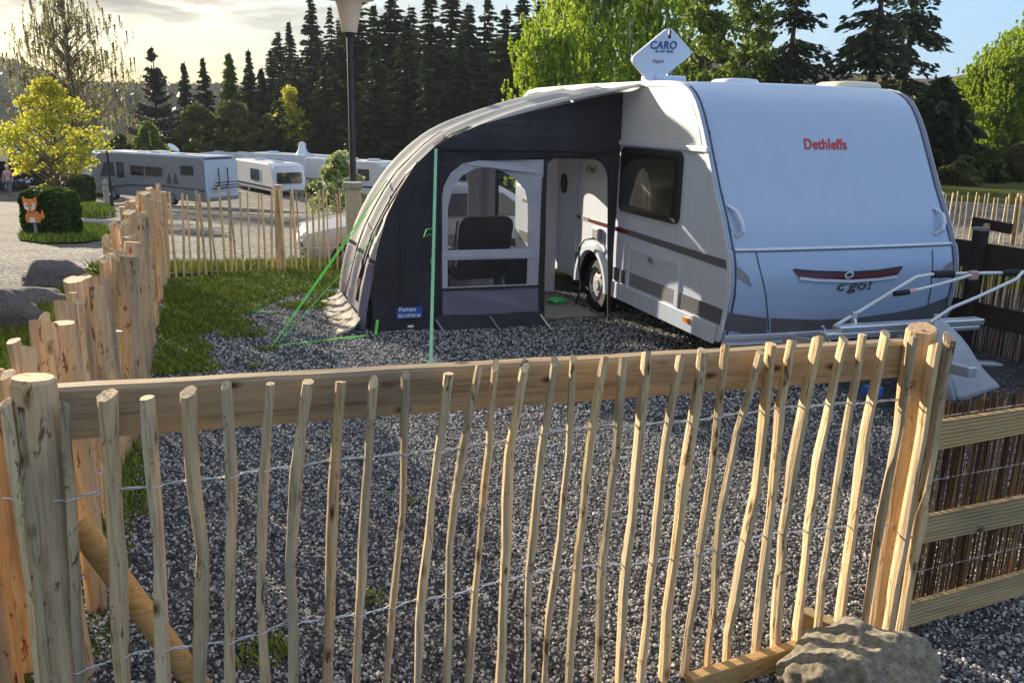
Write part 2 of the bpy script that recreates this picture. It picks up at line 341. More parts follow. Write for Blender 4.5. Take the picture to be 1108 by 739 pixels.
def text(body,size,fn,depth,name,m,parent,align='CENTER',shear=0,bold=0,xs=1):
    cu=bpy.data.curves.new('t','FONT'); cu.body=body; cu.size=size; cu.align_x=align; cu.shear=shear; cu.offset=bold; cu.extrude=0; cu.space_character=1.06; cu.resolution_u=4
    to=bpy.data.objects.new('t',cu); COL.objects.link(to); bpy.context.view_layer.update()
    dg=bpy.context.evaluated_depsgraph_get(); me=bpy.data.meshes.new_from_object(to.evaluated_get(dg)); bpy.data.objects.remove(to); bpy.data.curves.remove(cu)
    b=MB(); vs=[fn(v.co.x*xs,v.co.y,0) for v in me.vertices]; n=len(vs); vs+=[fn(v.co.x*xs,v.co.y,depth) for v in me.vertices]
    fs=[tuple(p.vertices) for p in me.polygons]+[tuple(i+n for i in p.vertices)[::-1] for p in me.polygons]
    ec={}
    for p in me.polygons:
        vv=list(p.vertices)
        for i in range(len(vv)): k=tuple(sorted((vv[i],vv[(i+1)%len(vv)]))); ec[k]=ec.get(k,0)+1
    fs+=[(a,b_,b_+n,a+n) for (a,b_),c in ec.items() if c==1]
    bpy.data.meshes.remove(me); b.add(vs,fs); return b.build(name,m,parent)
def rrect(x0,x1,z0,z1,r,n=5):
    P=[]
    for cx,cz,a in ((x1-r,z1-r,0),(x0+r,z1-r,90),(x0+r,z0+r,180),(x1-r,z0+r,270)):
        for i in range(n+1): t=R(a+90*i/n); P.append((cx+r*math.cos(t),cz+r*math.sin(t)))
    return P
def interp(x,pts):
    if x<=pts[0][0]: return pts[0][1]
    for (a,b),(c,d) in zip(pts,pts[1:]):
        if x<=c: return b+(d-b)*(x-a)/(c-a)
    return pts[-1][1]
# ------------------------------------------------------------------ THE BIG CARAVAN (local frame: x across the front, y back along its side)
YAW=.3278; CO=Vector((1.813,7.4311,0)); CW=2.44; FC=Matrix.Translation(CO)@Matrix.Rotation(YAW,4,'Z'); FCI=FC.inverted()
def C(x,y,z): return FC@Vector((x,y,z))
WX=(C(1,0,0)-CO); WY=(C(0,1,0)-CO)
PROF=[(.33,-.04),(.37,-.075),(.45,-.10),(.56,-.12),(.77,-.155),(.9,-.15),(1.0,-.135),(1.10,-.105),(1.145,-.085),(1.155,-.062),(1.18,-.060),(1.38,.045),(1.64,.205),(1.95,.375),(2.14,.48),(2.28,.57),(2.38,.65),(2.45,.73),(2.50,.82),(2.535,.92),(2.56,1.06),(2.57,1.3)]
def front_y(X,z):
    e=min(X,CW-X)/.12; r=0 if e>=1 else .05*(1-math.sqrt(max(0,1-(1-max(e,0))**2)))
    return interp(z,PROF)-.035*(1-(2*X/CW-1)**2)+r*.6
def wl(x,y,X=0.):
    p=FCI@onpl(x,y,C(X,0,0),WX); return (p.y,p.z)
def fl(x,y):
    c=FCI@CAM; d=(FCI.to_3x3()@ray(x,y)); t=4.
    while t<14:
        q=c+d*t
        if q.y>=front_y(q.x,q.z): return (q.x,q.z)
        t+=.004
    return (q.x,q.z)
car=thing('caravan','large white touring caravan with red lettering parked behind the front picket fence','caravan',CO,YAW)
WYC=2.74; 
rear=[(1.6,2.575),(3.2,2.585),(4.8,2.575),(5.15,2.55),(5.38,2.46),(5.5,2.3),(5.56,2.0),(5.62,1.2),(5.6,.5),(5.55,.33)]
rings=[(y,z) for z,y in PROF]+rear
b=MB(); cols=[0,.01,.03,.06,.12]+[CW*i/12 for i in range(1,12)]+[CW-.12,CW-.06,CW-.03,CW-.01,CW]
rows=[]
for i,(y,z) in enumerate(rings):
    row=[]
    for X in cols:
        yy=front_y(X,z) if i<len(PROF)-4 else y; zz=z+ (.02*(1-(2*X/CW-1)**2) if z>2.5 else 0)
        row.append(C(X,yy,zz))
    rows.append(row)
b.grid(rows[len(PROF)-1:])
MB().grid(rows[:len(PROF)]).build('front_panel','frontshade',car,smooth=True)
arc=[(WYC+.40*math.cos(t),.30+.42*math.sin(t)) for t in [PI*i/12 for i in range(13)]]
side=[(y,z) for y,z in rings]+arc
SX=lambda X:(lambda u,v,o:C(X-o,u,v))
for X in (0,CW):
    o=len(b.v); tri=tessellate_polygon([[Vector((u,v,0)) for u,v in side]]); b.v+=[tuple(C(X,u,v)) for u,v in side]; b.f+=[tuple(o+i for i in t) for t in tri]
body=b.build('body','white',car,smooth=True)
MB().box(C(CW/2,2.8,.40),(CW-.75,5.2,.10),rz=YAW).build('chassis','blacktext',car)
# hammered metal side skin
yA=[(wl(x,y)) for x,y in [(675,105),(697,95),(735,92),(746,98),(754,112),(761,140),(765,158)]]
sk=[(2.15,2.0),(2.15,2.545)]+[(1.2,2.545),(1.03,2.53),(.87,2.47),(.74,2.38),(.60,2.20),(.50,2.0)]
# edge trim rails following the front outline on both sides
for X,sg in ((0,-1),(CW,1)):
    for off,wd,mm,nm in ((0,.030,'trimblue','edge_rail'),(.012,.012,'seal','edge_seal')):
        t=MB(); pts=[]
        for (z,y) in PROF[1:]: pts.append((y,z))
        pts+=rear[:6]
        rr=[]
        for i,(y,z) in enumerate(pts):
            a=Vector(pts[max(0,i-1)]); c_=Vector(pts[min(len(pts)-1,i+1)]); d=(c_-a).normalized(); nrm=Vector((-d.y,d.x))*1.0
            if nm=='edge_rail': rr.append([C(X+sg*.012,y-nrm.x*-.006,z+nrm.y*.006),C(X+sg*.014,y-nrm.x*.045,z-nrm.y*.045),C(X+sg*-.001,y-nrm.x*.05,z-nrm.y*.05)])
            else: rr.append([C(X-sg*.035,y+nrm.x*.006+(front_y(abs(X-.035),z)-y if i<len(PROF)-5 else 0),z+nrm.y*.005),C(X-sg*.048,y+nrm.x*.006+(front_y(abs(X-.048),z)-y if i<len(PROF)-5 else 0),z+nrm.y*.005)])
        t.grid(rr); o=t.build(nm,mm,car); md=o.modifiers.new('s','SOLIDIFY'); md.thickness=.006; md.offset=0
def wp(name,m,outline,t=.006,holes=(),X=0,par=None,smooth=False,bevel=0,label=None):
    return MB().sheet(outline,lambda u,v,o:C(X-o-.002,u,v),t,holes).build(name,m,par or car,bevel=bevel,label=label)
wp('upper_side_skin','hammer',sk,.004)
wp('side_rail','trimblue',[(.36,1.945),(.36,1.995),(5.3,1.995),(5.3,1.945)],.03,bevel=.008)
wp('side_skirt','white',[(.03,.30),(.0,.475),(2.28,.475),(2.28,.30)],.028,bevel=.006)
# side window
wf=wp('window','blacktext',rrect(.80,2.08,1.26,1.93,.08),.035,bevel=.008)
wp('window_pane','glass',rrect(.87,2.01,1.315,1.875,.06),.045,par=wf)
wp('arch_reflection','arch_reflection',[(1.30,1.34),(1.34,1.55),(1.42,1.70),(1.52,1.74),(1.62,1.70),(1.72,1.52),(1.80,1.34)],.047,par=wf)  # reflected awning arch laid on the glass as a pale patch
wp('window_pane','glass',rrect(.815,.855,1.33,1.86,.015),.04,par=wf)
# service hatch
h=wp('service_hatch','trimblue',rrect(.70,1.84,.40,.905,.03),.022,[rrect(.76,1.79,.445,.865,.02)],bevel=.005)
wp('hatch_panel','white',rrect(.762,1.788,.447,.863,.018),.012,par=h)
wp('hatch_band','midgrey',[(.80,.50),(.80,.64),(1.75,.64),(1.75,.50)],.0145,par=h)
wp('hatch_lock','chrome',rrect(1.22,1.32,.82,.88,.015),.04,par=h,bevel=.006)
# stripes
wp('lower_stripe','greyband',[(-.05,.485),(-.07,.63),(.69,.63),(.69,.485)])
wp('lower_stripe','greyband',[(1.85,.485),(1.85,.63),(2.31,.63),(2.31,.52),(2.26,.485)])
wp('lower_stripe','greyband',[(3.2,.485),(3.14,.63),(3.86,.63),(3.86,.485)])
wp('lower_stripe','greyband',[(3.90,.485),(3.90,.63),(5.4,.63),(5.4,.485)])
wp('upper_stripe','greyband',[(-.10,.985),(-.085,1.06),(1.80,1.075),(1.80,1.02)])
wp('red_stripe','darkred',[(1.82,1.022),(1.82,1.075),(2.9,1.075),(2.9,1.035)])
wp('upper_stripe','greyband',[(2.92,1.035),(2.92,1.08),(5.3,1.09),(5.3,1.04)])
wp('marker_lamp','orange',rrect(.42,.53,.39,.44,.02),.05,bevel=.01)
# entrance door, rear side window and marks seen through the awning door
dr=wp('door','white',rrect(3.28,3.92,.40,2.02,.05),.010,bevel=.003)
wp('door_vent','blacktext',[(3.70+.09*math.cos(t),1.42+.12*math.sin(t)) for t in [2*PI*i/16 for i in range(16)]],.03,par=dr)
w2=wp('window','blacktext',rrect(3.98,4.9,1.24,1.82,.06),.035); wp('window_pane','glass',rrect(4.03,4.85,1.29,1.77,.05),.042,par=w2)
text("c'go!",.13,lambda u,v,o:C(-.004-o,2.93-u,1.60+v),.004,'side_lettering','dkgrey',car,shear=.25,bold=.002)
so=MB().box(C(-.03,2.62,.93),(.05,.16,.14),rz=YAW).build('socket_box','midgrey',car,bevel=.008)
MB().tube([C(-.06,2.62,.88),C(-.13,2.72,.86),C(-.14,2.86,.75),C(-.10,2.93,.5),C(-.05,2.96,.25),C(-.1,3.0,.01)],.012,6).build('power_cable','blacktext',car,smooth=True)
# wheels
def wheel(c,ax,r=.32,w=.19,par=car,name='wheel',mt='tyre',mr='rim'):
    ax=Vector(ax).normalized(); side_=ax.cross(Vector((0,0,1))); n=28
    def ringp(rad,off): return [Vector(c)+ax*off+(side_*math.cos(2*PI*i/n)+Vector((0,0,1))*math.sin(2*PI*i/n))*rad for i in range(n+1)]
    t=MB(); t.grid([ringp(r*.62,w*.42),ringp(r*.66,w*.5),ringp(r*.93,w*.5),ringp(r,w*.36),ringp(r,-w*.36),ringp(r*.93,-w*.5),ringp(r*.6,-w*.5)])
    o=t.build(name,mt,par,smooth=True)
    q=MB(); q.grid([ringp(r*.63,w*.42),ringp(r*.60,w*.30),ringp(r*.5,w*.28),ringp(r*.40,w*.36),ringp(r*.22,w*.36),ringp(r*.18,w*.44),ringp(.001,w*.44)]); q.build('rim',mr,o,smooth=True)
    for i in range(8):
        a=2*PI*i/8; MB().box(Vector(c)+ax*(w*.335)+(side_*math.cos(a)+Vector((0,0,1))*math.sin(a))*r*.46,(.02,.035,.035),basis=(ax,side_,Vector((0,0,1)))).build('rim_slot','blacktext',o) if name=='wheel' and r>.3 and par==car else None
    return o
wheel(C(.13,WYC,.315),-WX); wheel(C(CW-.13,WYC,.315),WX)
ar=MB(); ro=[]
for i in range(17):
    a=PI*i/16; ro.append([C(-.004,WYC+rr*math.cos(a),.30+(rr+.02)*math.sin(a)) for rr in (.40,)]+[C(-.05,WYC+.41*math.cos(a),.30+.43*math.sin(a)),C(-.05,WYC+.46*math.cos(a),.30+.48*math.sin(a)),C(-.004,WYC+.50*math.cos(a),.30+.52*math.sin(a))])
ar.grid(ro).build('wheel_arch','white',car,smooth=True)
ww=MB(); ww.grid([[C(X,WYC+.41*math.cos(PI*i/12),.30+.42*math.sin(PI*i/12)) for X in (0,.3)] for i in range(13)]); ww.grid([[C(.3,WYC+.41*math.cos(PI*i/12),.30+.42*math.sin(PI*i/12)),C(.3,WYC,.3)] for i in range(13)]); ww.build('wheel_well','blacktext',car)
# front face decals: outline in photo survey points -> front surface
def fdec(name,m,poly,t=.005,par=None,lift=.003,sub=1,label=None):
    P=[]
    for i,p in enumerate(poly):
        q=poly[(i+1)%len(poly)]
        for k in range(sub): P.append((p[0]+(q[0]-p[0])*k/sub,p[1]+(q[1]-p[1])*k/sub))
    return MB().sheet(P,lambda u,v,o:C(u,front_y(u,v)-o-lift,v),t).build(name,m,par or car,label=label)
def fstrip(name,m,top,bot,t=.005,par=None,lift=.003,nz=3,label=None):
    # top/bottom lists (X,z) with equal count
    o=MB(); F=[];B=[]
    for k in range(nz+1):
        s=k/nz; F.append([C(a[0]+(c[0]-a[0])*s,front_y(a[0]+(c[0]-a[0])*s,a[1]+(c[1]-a[1])*s)-lift-t,a[1]+(c[1]-a[1])*s) for a,c in zip(top,bot)])
    o.grid(F); ob=o.build(name,m,par or car,label=label); md=ob.modifiers.new('s','SOLIDIFY'); md.thickness=t; md.offset=0; return ob
def dens(l,n=12):
    out=[]
    for i in range(n+1):
        s=i/n*(len(l)-1); k=min(int(s),len(l)-2); f=s-k; out.append((l[k][0]+(l[k+1][0]-l[k][0])*f,l[k][1]+(l[k+1][1]-l[k][1])*f))
    return out
J=lambda L:[fl(*p) for p in L]
fstrip('front_ledge','trimblue',[(.05+2.34*i/12,1.17) for i in range(13)],[(.05+2.34*i/12,1.145) for i in range(13)],.012)
fstrip('ledge_seam','seal',[(.05+2.34*i/12,1.142) for i in range(13)],[(.05+2.34*i/12,1.134) for i in range(13)],.006)
lk=fstrip('locker_seam','seal',dens(J([(817,272),(821,290),(828,320),(831,358)])),[(x+.008,z) for x,z in dens(J([(817,272),(821,290),(828,320),(831,358)]))],.003)
fstrip('locker_seam','seal',dens(J([(1008,270),(1007,300),(1003,330),(998,345)])),[(x+.008,z) for x,z in dens(J([(1008,270),(1007,300),(1003,330),(998,345)]))],.003)
# grey band at the foot of the face
bt=J([(788,338),(806,341),(829,344)]); bb=J([(783,356),(803,360),(829,361)]); fstrip('lower_front_band','greyband',dens(bt),dens(bb))
bt=J([(834,344),(880,346),(925,344),(970,338),(1000,331),(1024,321)]); bb=J([(834,361),(880,362),(925,361),(970,356),(1000,349),(1028,340)]); fstrip('lower_front_band','greyband',dens(bt,20),dens(bb,20))
# dark wedge marks
fdec('wedge_mark','midgrey',J([(795,288),(799,289),(809,298),(813,310),(795,300)]))
fdec('wedge_mark','midgrey',J([(1024,286),(1030,283),(1031,292),(1017,302),(1014,298)]))
# recessed handle
top=J([(858,292),(880,294),(918,295),(950,293),(975,289)]); bot=J([(864,299),(884,301),(918,302),(950,300),(970,297)])
hd=fstrip('locker_handle','darkred',dens(top),dens(bot),.010); fstrip('handle_lip','white',dens([(x,z-.004) for x,z in bot]),dens([(x,z-.028) for x,z in bot]),.012,par=hd); fstrip('handle_lip','blacktext',dens([(x,z+.012) for x,z in top]),dens([(x,z-.004) for x,z in top]),.011,par=hd)
ex,ez=fl(917,297); MB().sheet([(ex+.05*math.cos(a)*(1 if i%2 else .9),ez+.038*math.sin(a)) for i,a in enumerate([2*PI*k/14 for k in range(14)])],lambda u,v,o:C(u+.3*(v-ez),front_y(u,v)-.014-o,v),.010,[[(ex+.03*math.cos(a),ez+.018*math.sin(a)) for a in [2*PI*k/14 for k in range(14)]]]).build('emblem','chrome',hd)
x0,z0=fl(867,160); x1,z1=fl(919,162)
text("Dethleffs",.128,lambda u,v,o:C((x0+x1)/2+u,front_y((x0+x1)/2+u,z0+v-.005)-.003-o,z0-.008+v),.005,'lettering','red',car,shear=.12,bold=.0026,xs=(x1-x0)/.55)
x0,z0=fl(902,316); x1,z1=fl(943,314)
text("c'go!",.125,lambda u,v,o:C((x0+x1)/2+u,front_y((x0+x1)/2+u,z0+v)-.003-o,z0+.012+v),.005,'lettering','dkgrey',car,shear=.2,bold=.003,xs=(x1-x0)/.27)
for X in (.055,CW-.055):
    for k in range(7):
        z=.5+k*.27; MB().tube([C(X,front_y(X,z)+.002,z),C(X,front_y(X,z)-.006,z)],.007,8).build('trim_screw','midgrey',car)
# grab handles
for pts in ([(787,222),(793,228),(799,240),(800,250),(797,256)],[(1010,225),(1015,231),(1017,238),(1015,248),(1011,254)]):
    q=[fl(*p) for p in pts]; P=[]
    for i,(x,z) in enumerate(q): P.append(C(x,front_y(x,z)-(.0 if i in(0,len(q)-1) else .06),z))
    MB().tube(P,[.018,.022,.024,.024,.022],8,flat=.6).build('grab_handle','trimblue',car,smooth=True)
# bottom bumper, roof domes
fstrip('front_skirt','trimblue',[(.02+2.4*i/12,.40) for i in range(13)],[(.02+2.4*i/12,.30) for i in range(13)],.02)
def dome(x,y,rx,ry,hh,m,nm):
    d=MB(); rows_=[]
    for k,(s,zz) in enumerate([(1,0),(1,.35),(.96,.7),(.85,.92),(.6,1),(0.001,1.02)]):
        rows_.append([C(x+rx*s*math.copysign(abs(math.cos(a))**.6,math.cos(a)),y+ry*s*math.copysign(abs(math.sin(a))**.6,math.sin(a)),2.565+hh*zz) for a in [2*PI*i/24 for i in range(25)]])
    d.grid(rows_).build(nm,m,car,smooth=True)
def fcx(x,y,Y):
    p=FCI@onpl(x,y,C(0,Y,0),WY); return p.x,p.z
dome(fcx(795,90,1.9)[0],1.9,.22,.24,.085,'white','roof_hatch'); dome(fcx(917,96,1.9)[0],1.9,.31,.30,.10,'dome','roof_hatch')
# flat satellite antenna on its mast
an=Vector(fcx(718,60,1.75)+(0,)); cx,cz=an.x,an.y
corners=[fcx(683,64,1.75),fcx(728,28,1.75),fcx(752,58,1.75),fcx(706,93,1.75)]
cxm=sum(p[0] for p in corners)/4; czm=sum(p[1] for p in corners)/4
def roundpoly(P,r,n=5):
    out=[];k=len(P)
    for i in range(k):
        p=Vector(P[i]); a=(Vector(P[i-1])-p).normalized(); c_=(Vector(P[(i+1)%k])-p).normalized()
        for j in range(n+1):
            s=j/n; q=(p+a*r)*(1-s)**2+p*2*s*(1-s)+(p+c_*r)*s*s; out.append((q.x,q.y))
    return out
ac=roundpoly(corners,.07)
sa=MB().sheet(ac,lambda u,v,o:C(u,1.75+o+.10*(v-2.6),v),.05).build('satellite_antenna','white',car,bevel=.01,label='white diamond shaped flat antenna tilted up on the roof')
ax=(Vector(corners[1])-Vector(corners[0])).normalized(); 
def antext(body,size,px,nm,m,ang,par=sa,bold=0,shear=0):
    ox,oz=fcx(*px,1.75); ca,sn=math.cos(ang),math.sin(ang)
    return text(body,size,lambda u,v,o:C(ox+u*ca-v*sn,1.75+.10*(oz+u*sn+v*ca-2.6)-.003-o,oz+u*sn+v*ca),.004,nm,m,par,bold=bold,shear=shear)
antext('CARO',.105,(719,53),'logo','navy',.04,bold=.002,shear=.2); antext('by ten Haaft',.038,(720,57),'logo','navy',.03,shear=.2); antext('Digital',.045,(713,68),'logo','midgrey',.03)
ox,oz=fcx(723,38,1.75); MB().box(C(ox,1.72,oz),(.022,.02,.08),rz=YAW).build('logo','blacktext',sa)
MB().bar(C(cxm+.10,1.85,2.55),C(cxm+.22,1.84,3.02),.05,.05).build('antenna_mast','midgrey',sa)
MB().box(C(cxm+.1,1.9,2.60),(.35,.35,.10),rz=YAW).build('antenna_foot','white',sa,bevel=.02)
# drawbar, jockey wheel, noseweight box and folded bike rack
dbm=MB(); 
for X in (.55,CW-.55): dbm.bar(C(X,.1,.33),C(CW/2,-1.25,.36),.06,.10)
dbm.bar(C(CW/2,-1.2,.38),C(CW/2,-1.62,.42),.07,.08); dbm.build('drawbar','chrome',car,bevel=.006)
MB().box(C(CW/2-.52,-1.18,.18),(.14,.10,.08),rz=YAW).build('coupling_plug','blue',car,bevel=.01)
jw=MB().tube([C(CW/2+.1,-1.1,.75),C(CW/2+.1,-1.1,.2)],.024,10).build('jockey_wheel','chrome',car,smooth=True); wheel(C(CW/2+.1,-1.1,.10),WX,.10,.06,jw,'jockey_tyre')
rk=MB(); RP=lambda x,y,d:C(*(lambda p:(p[0],d,p[1]))(fcx(x,y,d)))
rk=MB().tube([RP(903,353,-.75),RP(925,340,-.72),RP(955,322,-.7),RP(991,300,-.7),RP(1008,297,-.7),RP(1050,296,-.7),RP(1118,295,-.7)],.016,10).build('bike_rack','tubegrey',car,smooth=True)
MB().tube([RP(969,318,-.85),RP(996,313,-.85),RP(1020,307,-.85),RP(1050,298,-.8)],.014,10).build('rack_arm','tubegrey',rk,smooth=True)
MB().tube([RP(1006,349,-1.15),RP(1030,333,-1.15),RP(1059,321,-1.15),RP(1100,302,-1.15),RP(1107,294,-1.1)],.014,10).build('rack_arm','tubegrey',rk,smooth=True)
MB().tube([RP(1010,297,-.7),RP(1031,296.5,-.7)],.032,12).build('foam_grip','foam',rk,smooth=True)
MB().tube([RP(1084,295.5,-.7),RP(1104,295,-.7)],.030,12).build('foam_grip','foam',rk,smooth=True)
MB().tube([RP(968,318,-.86),RP(983,316,-.86)],.024,12).build('foam_grip','foam',rk,smooth=True)
MB().tube([RP(983,316,-.86),RP(990,314.5,-.86)],.022,12).build('clamp','pink',rk,smooth=True)
MB().box(RP(1053,298,-.74),(.09,.05,.08),rz=YAW).build('clamp','pink',rk,bevel=.015)
MB().box(RP(924,345,-.74),(.05,.03,.12),rz=YAW).build('hinge_bracket','chrome',rk,bevel=.006)
for a,c_,w in (((905,356),(1060,347),.055),((890,362),(1055,353),.04),((1040,392),(1080,394),.03)):
    MB().bar(RP(*a,-.9),RP(*c_,-.9),.11,w).build('wheel_channel','chrome',rk,bevel=.01)
MB().tube([RP(890,353,-.9),RP(893,360,-.9),RP(905,385,-.95),RP(909,400,-1)],.012,8).build('rack_arm','chrome',rk,smooth=True)
MB().tube([RP(925,345,-.8),RP(931,372,-.9),RP(925,395,-1)],.012,8).build('rack_arm','chrome',rk,smooth=True)
# grey vinyl cover leaning over the drawbar end
ta,tb,tc_,td=RP(1010,352,-1.2),RP(1024,346,-.95),gp(1084,422,.02),gp(1036,436,.0)
te=RP(985,372,-1.3); tf=gp(1000,430,0)
tm=MB(); rr=[]
for i in range(9):
    s=i/8; row=[]
    for j in range(7):
        k=j/6; p=(ta.lerp(tb,k)).lerp(td.lerp(tc_,k),s); p+=Vector((0,0,.03*math.sin(k*PI)+.02*math.sin(s*9+k*5))); row.append(p)
    rr.append(row)
tm.grid(rr); rr=[]
for i in range(9):
    s=i/8; rr.append([(te.lerp(ta,j/4)).lerp(tf.lerp(td,j/4),s)+Vector((0,-.02*math.sin(j/4*PI),0)) for j in range(5)])
tm.grid(rr)
tp=tm.build('vinyl_cover','tarp',None,smooth=True,base=gp(1040,430)); tp.modifiers.clear(); md=tp.modifiers.new('ss','SUBSURF'); md.levels=md.render_levels=1; md=tp.modifiers.new('s','SOLIDIFY'); md.thickness=.012
tag(tp,'grey vinyl cover sloping to the ground behind the right fence post','cover')

# ------------------------------------------------------------------ AWNING
aw=thing('awning','charcoal and pale grey inflatable awning attached to the left side of the caravan','awning',C(-1.3,3.2,0),YAW)
Y0=2.30; Y1=3.95
EDGE=[(-2.66,.02),(-2.665,.49),(-2.61,.87),(-2.51,1.20),(-2.373,1.476),(-2.22,1.706),(-2.009,1.90),(-1.87,1.985),(-1.525,2.125),(-1.128,2.234),(-.722,2.327),(-.307,2.422),(-.01,2.485)]
def sw(u,v,o): return C(u,Y0-.14*max(0,min(1,(u+1.2)/1.2))+o+.010*math.sin(u*7+v*2.3)+.006*math.sin(v*9-u*4),v)
doorcut=[(-.02,.0),(-.05,.02),(-.075,.6),(-.126,1.60),(-.16,1.70),(-.22,1.765),(-.30,1.792),(-.74,1.792),(-.80,1.74),(-.805,1.60),(-.775,.0)]
panel=[(-.845,.06),(-.845,1.78),(-1.55,1.765),(-1.72,1.73),(-1.84,1.64),(-1.91,1.50),(-1.94,1.30),(-1.942,.06)]
def densify(P,d=.15,closed=True):
    out=[];k=len(P)
    for i in range(k if closed else k-1):
        a=Vector(P[i]); c_=Vector(P[(i+1)%k]); n=max(1,int((c_-a).length/d))
        for j in range(n): q=a.lerp(c_,j/n); out.append((q.x,q.y))
    return out
MB().sheet(densify([(-2.66,.0)]+EDGE+doorcut),sw,.012,[densify(panel)]).build('side_wall','dark_fabric',aw)
# front panel: pale cloth frame with clear vinyl, violet lower cloth, black mud wall
w_up=[(-.985,.84),(-.995,1.33),(-1.03,1.46),(-1.128,1.57),(-1.27,1.655),(-1.42,1.69),(-1.58,1.685),(-1.72,1.61),(-1.82,1.47),(-1.866,1.28),(-1.866,.84)]
w_lo=[(-.985,.45),(-.985,.735),(-1.866,.735),(-1.866,.45)]
up=[(-.847,.43)]+[p for p in panel[1:7]]+[(-1.94,.43)]
wpn=MB().sheet(densify(up),lambda u,v,o:sw(u,v,o-.004),.010,[w_up,w_lo]).build('window_panel','light_cloth',aw)
MB().sheet(w_up,lambda u,v,o:sw(u,v,o),.003).build('clear_pane','clear',wpn); MB().sheet(w_lo,lambda u,v,o:sw(u,v,o),.003).build('clear_pane','clear',wpn)
MB().sheet(densify([(-.847,.14),(-.847,.43),(-1.94,.43),(-1.94,.14)]),lambda u,v,o:sw(u,v,o-.006+.012*math.sin(u*9+v*4)),.010).build('lower_panel','violet',aw)
MB().sheet(densify([(-.845,.415),(-.845,.44),(-1.945,.44),(-1.945,.415)]),lambda u,v,o:sw(u,v,o-.016),.008).build('zip','dark_fabric',aw)
MB().sheet(densify([(-.80,.0),(-.80,.15),(-2.0,.15),(-2.0,.0)]),lambda u,v,o:sw(u,v,o-.02-.10*(1-v/.15)),.010).build('mud_wall','dark_fabric',aw)
for u0 in (-.845,-1.94): MB().sheet(densify([(u0-.012,.1),(u0-.012,1.6),(u0+.012,1.6),(u0+.012,.1)]),lambda u,v,o:sw(u,v,o-.012),.008).build('zip','blacktext',aw)
# curved roof and front: cloth profile swept backward, three air beams bulge
PR=[(-2.84,.0),(-2.82,.25),(-2.77,.50),(-2.70,.75),(-2.61,.98),(-2.50,1.20),(-2.37,1.42),(-2.22,1.62),(-2.05,1.79),(-1.88,1.93),(-1.70,2.04),(-1.48,2.13),(-1.2,2.225),(-.9,2.315),(-.6,2.395),(-.3,2.465),(-.02,2.53)]
def yfront(x): return Y0+.03-(0 if x<-1.5 else .61*((x+1.5)/1.5)**4)-(0 if x<-1.2 else .13*min(1,(x+1.2)/.6))
def roofgrid(i0,i1,ys,inset=0):
    rr=[]
    for i in range(i0,i1+1):
        x,z=PR[i]; a=Vector(PR[max(0,i-1)]); c_=Vector(PR[min(len(PR)-1,i+1)]); d=(c_-a).normalized(); nx,nz=-d.y,d.x
        row=[]
        for s in ys:
            y=yfront(x)*(1-s)+Y1*s
            bul=.0
            for bc in (.06,.5,.94): bul+=.045*math.exp(-((s-bc)/.07)**2)
            first=min(1,s/.035); low_=min(1,max(0,(2.35-z)/.5)); bul=bul-.055*low_-(.045*low_+.02)*(1-first) - .022*math.sin(PI*min(1,max(0,(s%.5)/.5)))
            bul+=.004*math.sin(i*2.1+s*17)
            row.append(C(x+nx*(bul-inset),y,z+nz*(bul-inset)))
        rr.append(row)
    return rr
ys=[0,.01,.035]+[.035+.965*i/30 for i in range(1,31)]
o=MB().grid(roofgrid(3,len(PR)-1,ys)).build('roof','roof_cloth',aw,smooth='all'); md=o.modifiers.new('s','SOLIDIFY'); md.thickness=.006; md=o.modifiers.new('ss','SUBSURF'); md.levels=md.render_levels=1
o=MB().grid(roofgrid(0,3,ys)).build('lower_front_panel','violet',aw,smooth='all'); md=o.modifiers.new('s','SOLIDIFY'); md.thickness=.006; md=o.modifiers.new('ss','SUBSURF'); md.levels=md.render_levels=1
# dark zip lines down the curved front
for s0 in (.30,.36,.72):
    rr=[]
    for (x,z),i in zip(PR[1:12],range(1,12)):
        g=roofgrid(i,i,[s0,s0+.018],inset=-.012)[0]; rr.append(g)
    o=MB().grid(rr).build('zip','dark_fabric',aw); md=o.modifiers.new('s','SOLIDIFY'); md.thickness=.010
for i,s0 in ((1,.30),(2,.31),(4,.12),(7,.33),(9,.12),(9,.35)):
    p=roofgrid(i,i,[s0,s0+.05],inset=-.02)[0]; q=roofgrid(min(i+1,11),min(i+1,11),[s0,s0+.05],inset=-.02)[0]
    o=MB().grid([[p[0],p[1]],[q[0].lerp(p[0],.5),q[1].lerp(p[1],.2)]]).build('flap','blacktext',aw); md=o.modifiers.new('s','SOLIDIFY'); md.thickness=.012
# skirt on the ground
rr=[]
for j in range(41):
    s=j/40; y=Y0-.05+(Y1-Y0)*s; fl_=.05*math.sin(j*1.9)+.03*math.sin(j*.7)
    fl_*=.45; rr.append([C(-2.80,y,.16),C(-2.86,y,.08+.01*math.sin(j*2.3)),C(-2.94-fl_,y,.03+.012*math.sin(j*1.3)),C(-3.03-fl_,y+.02*math.sin(j*1.1),.012)])
o=MB().grid(rr).build('mud_skirt','skirt',aw,smooth='all'); md=o.modifiers.new('s','SOLIDIFY'); md.thickness=.006
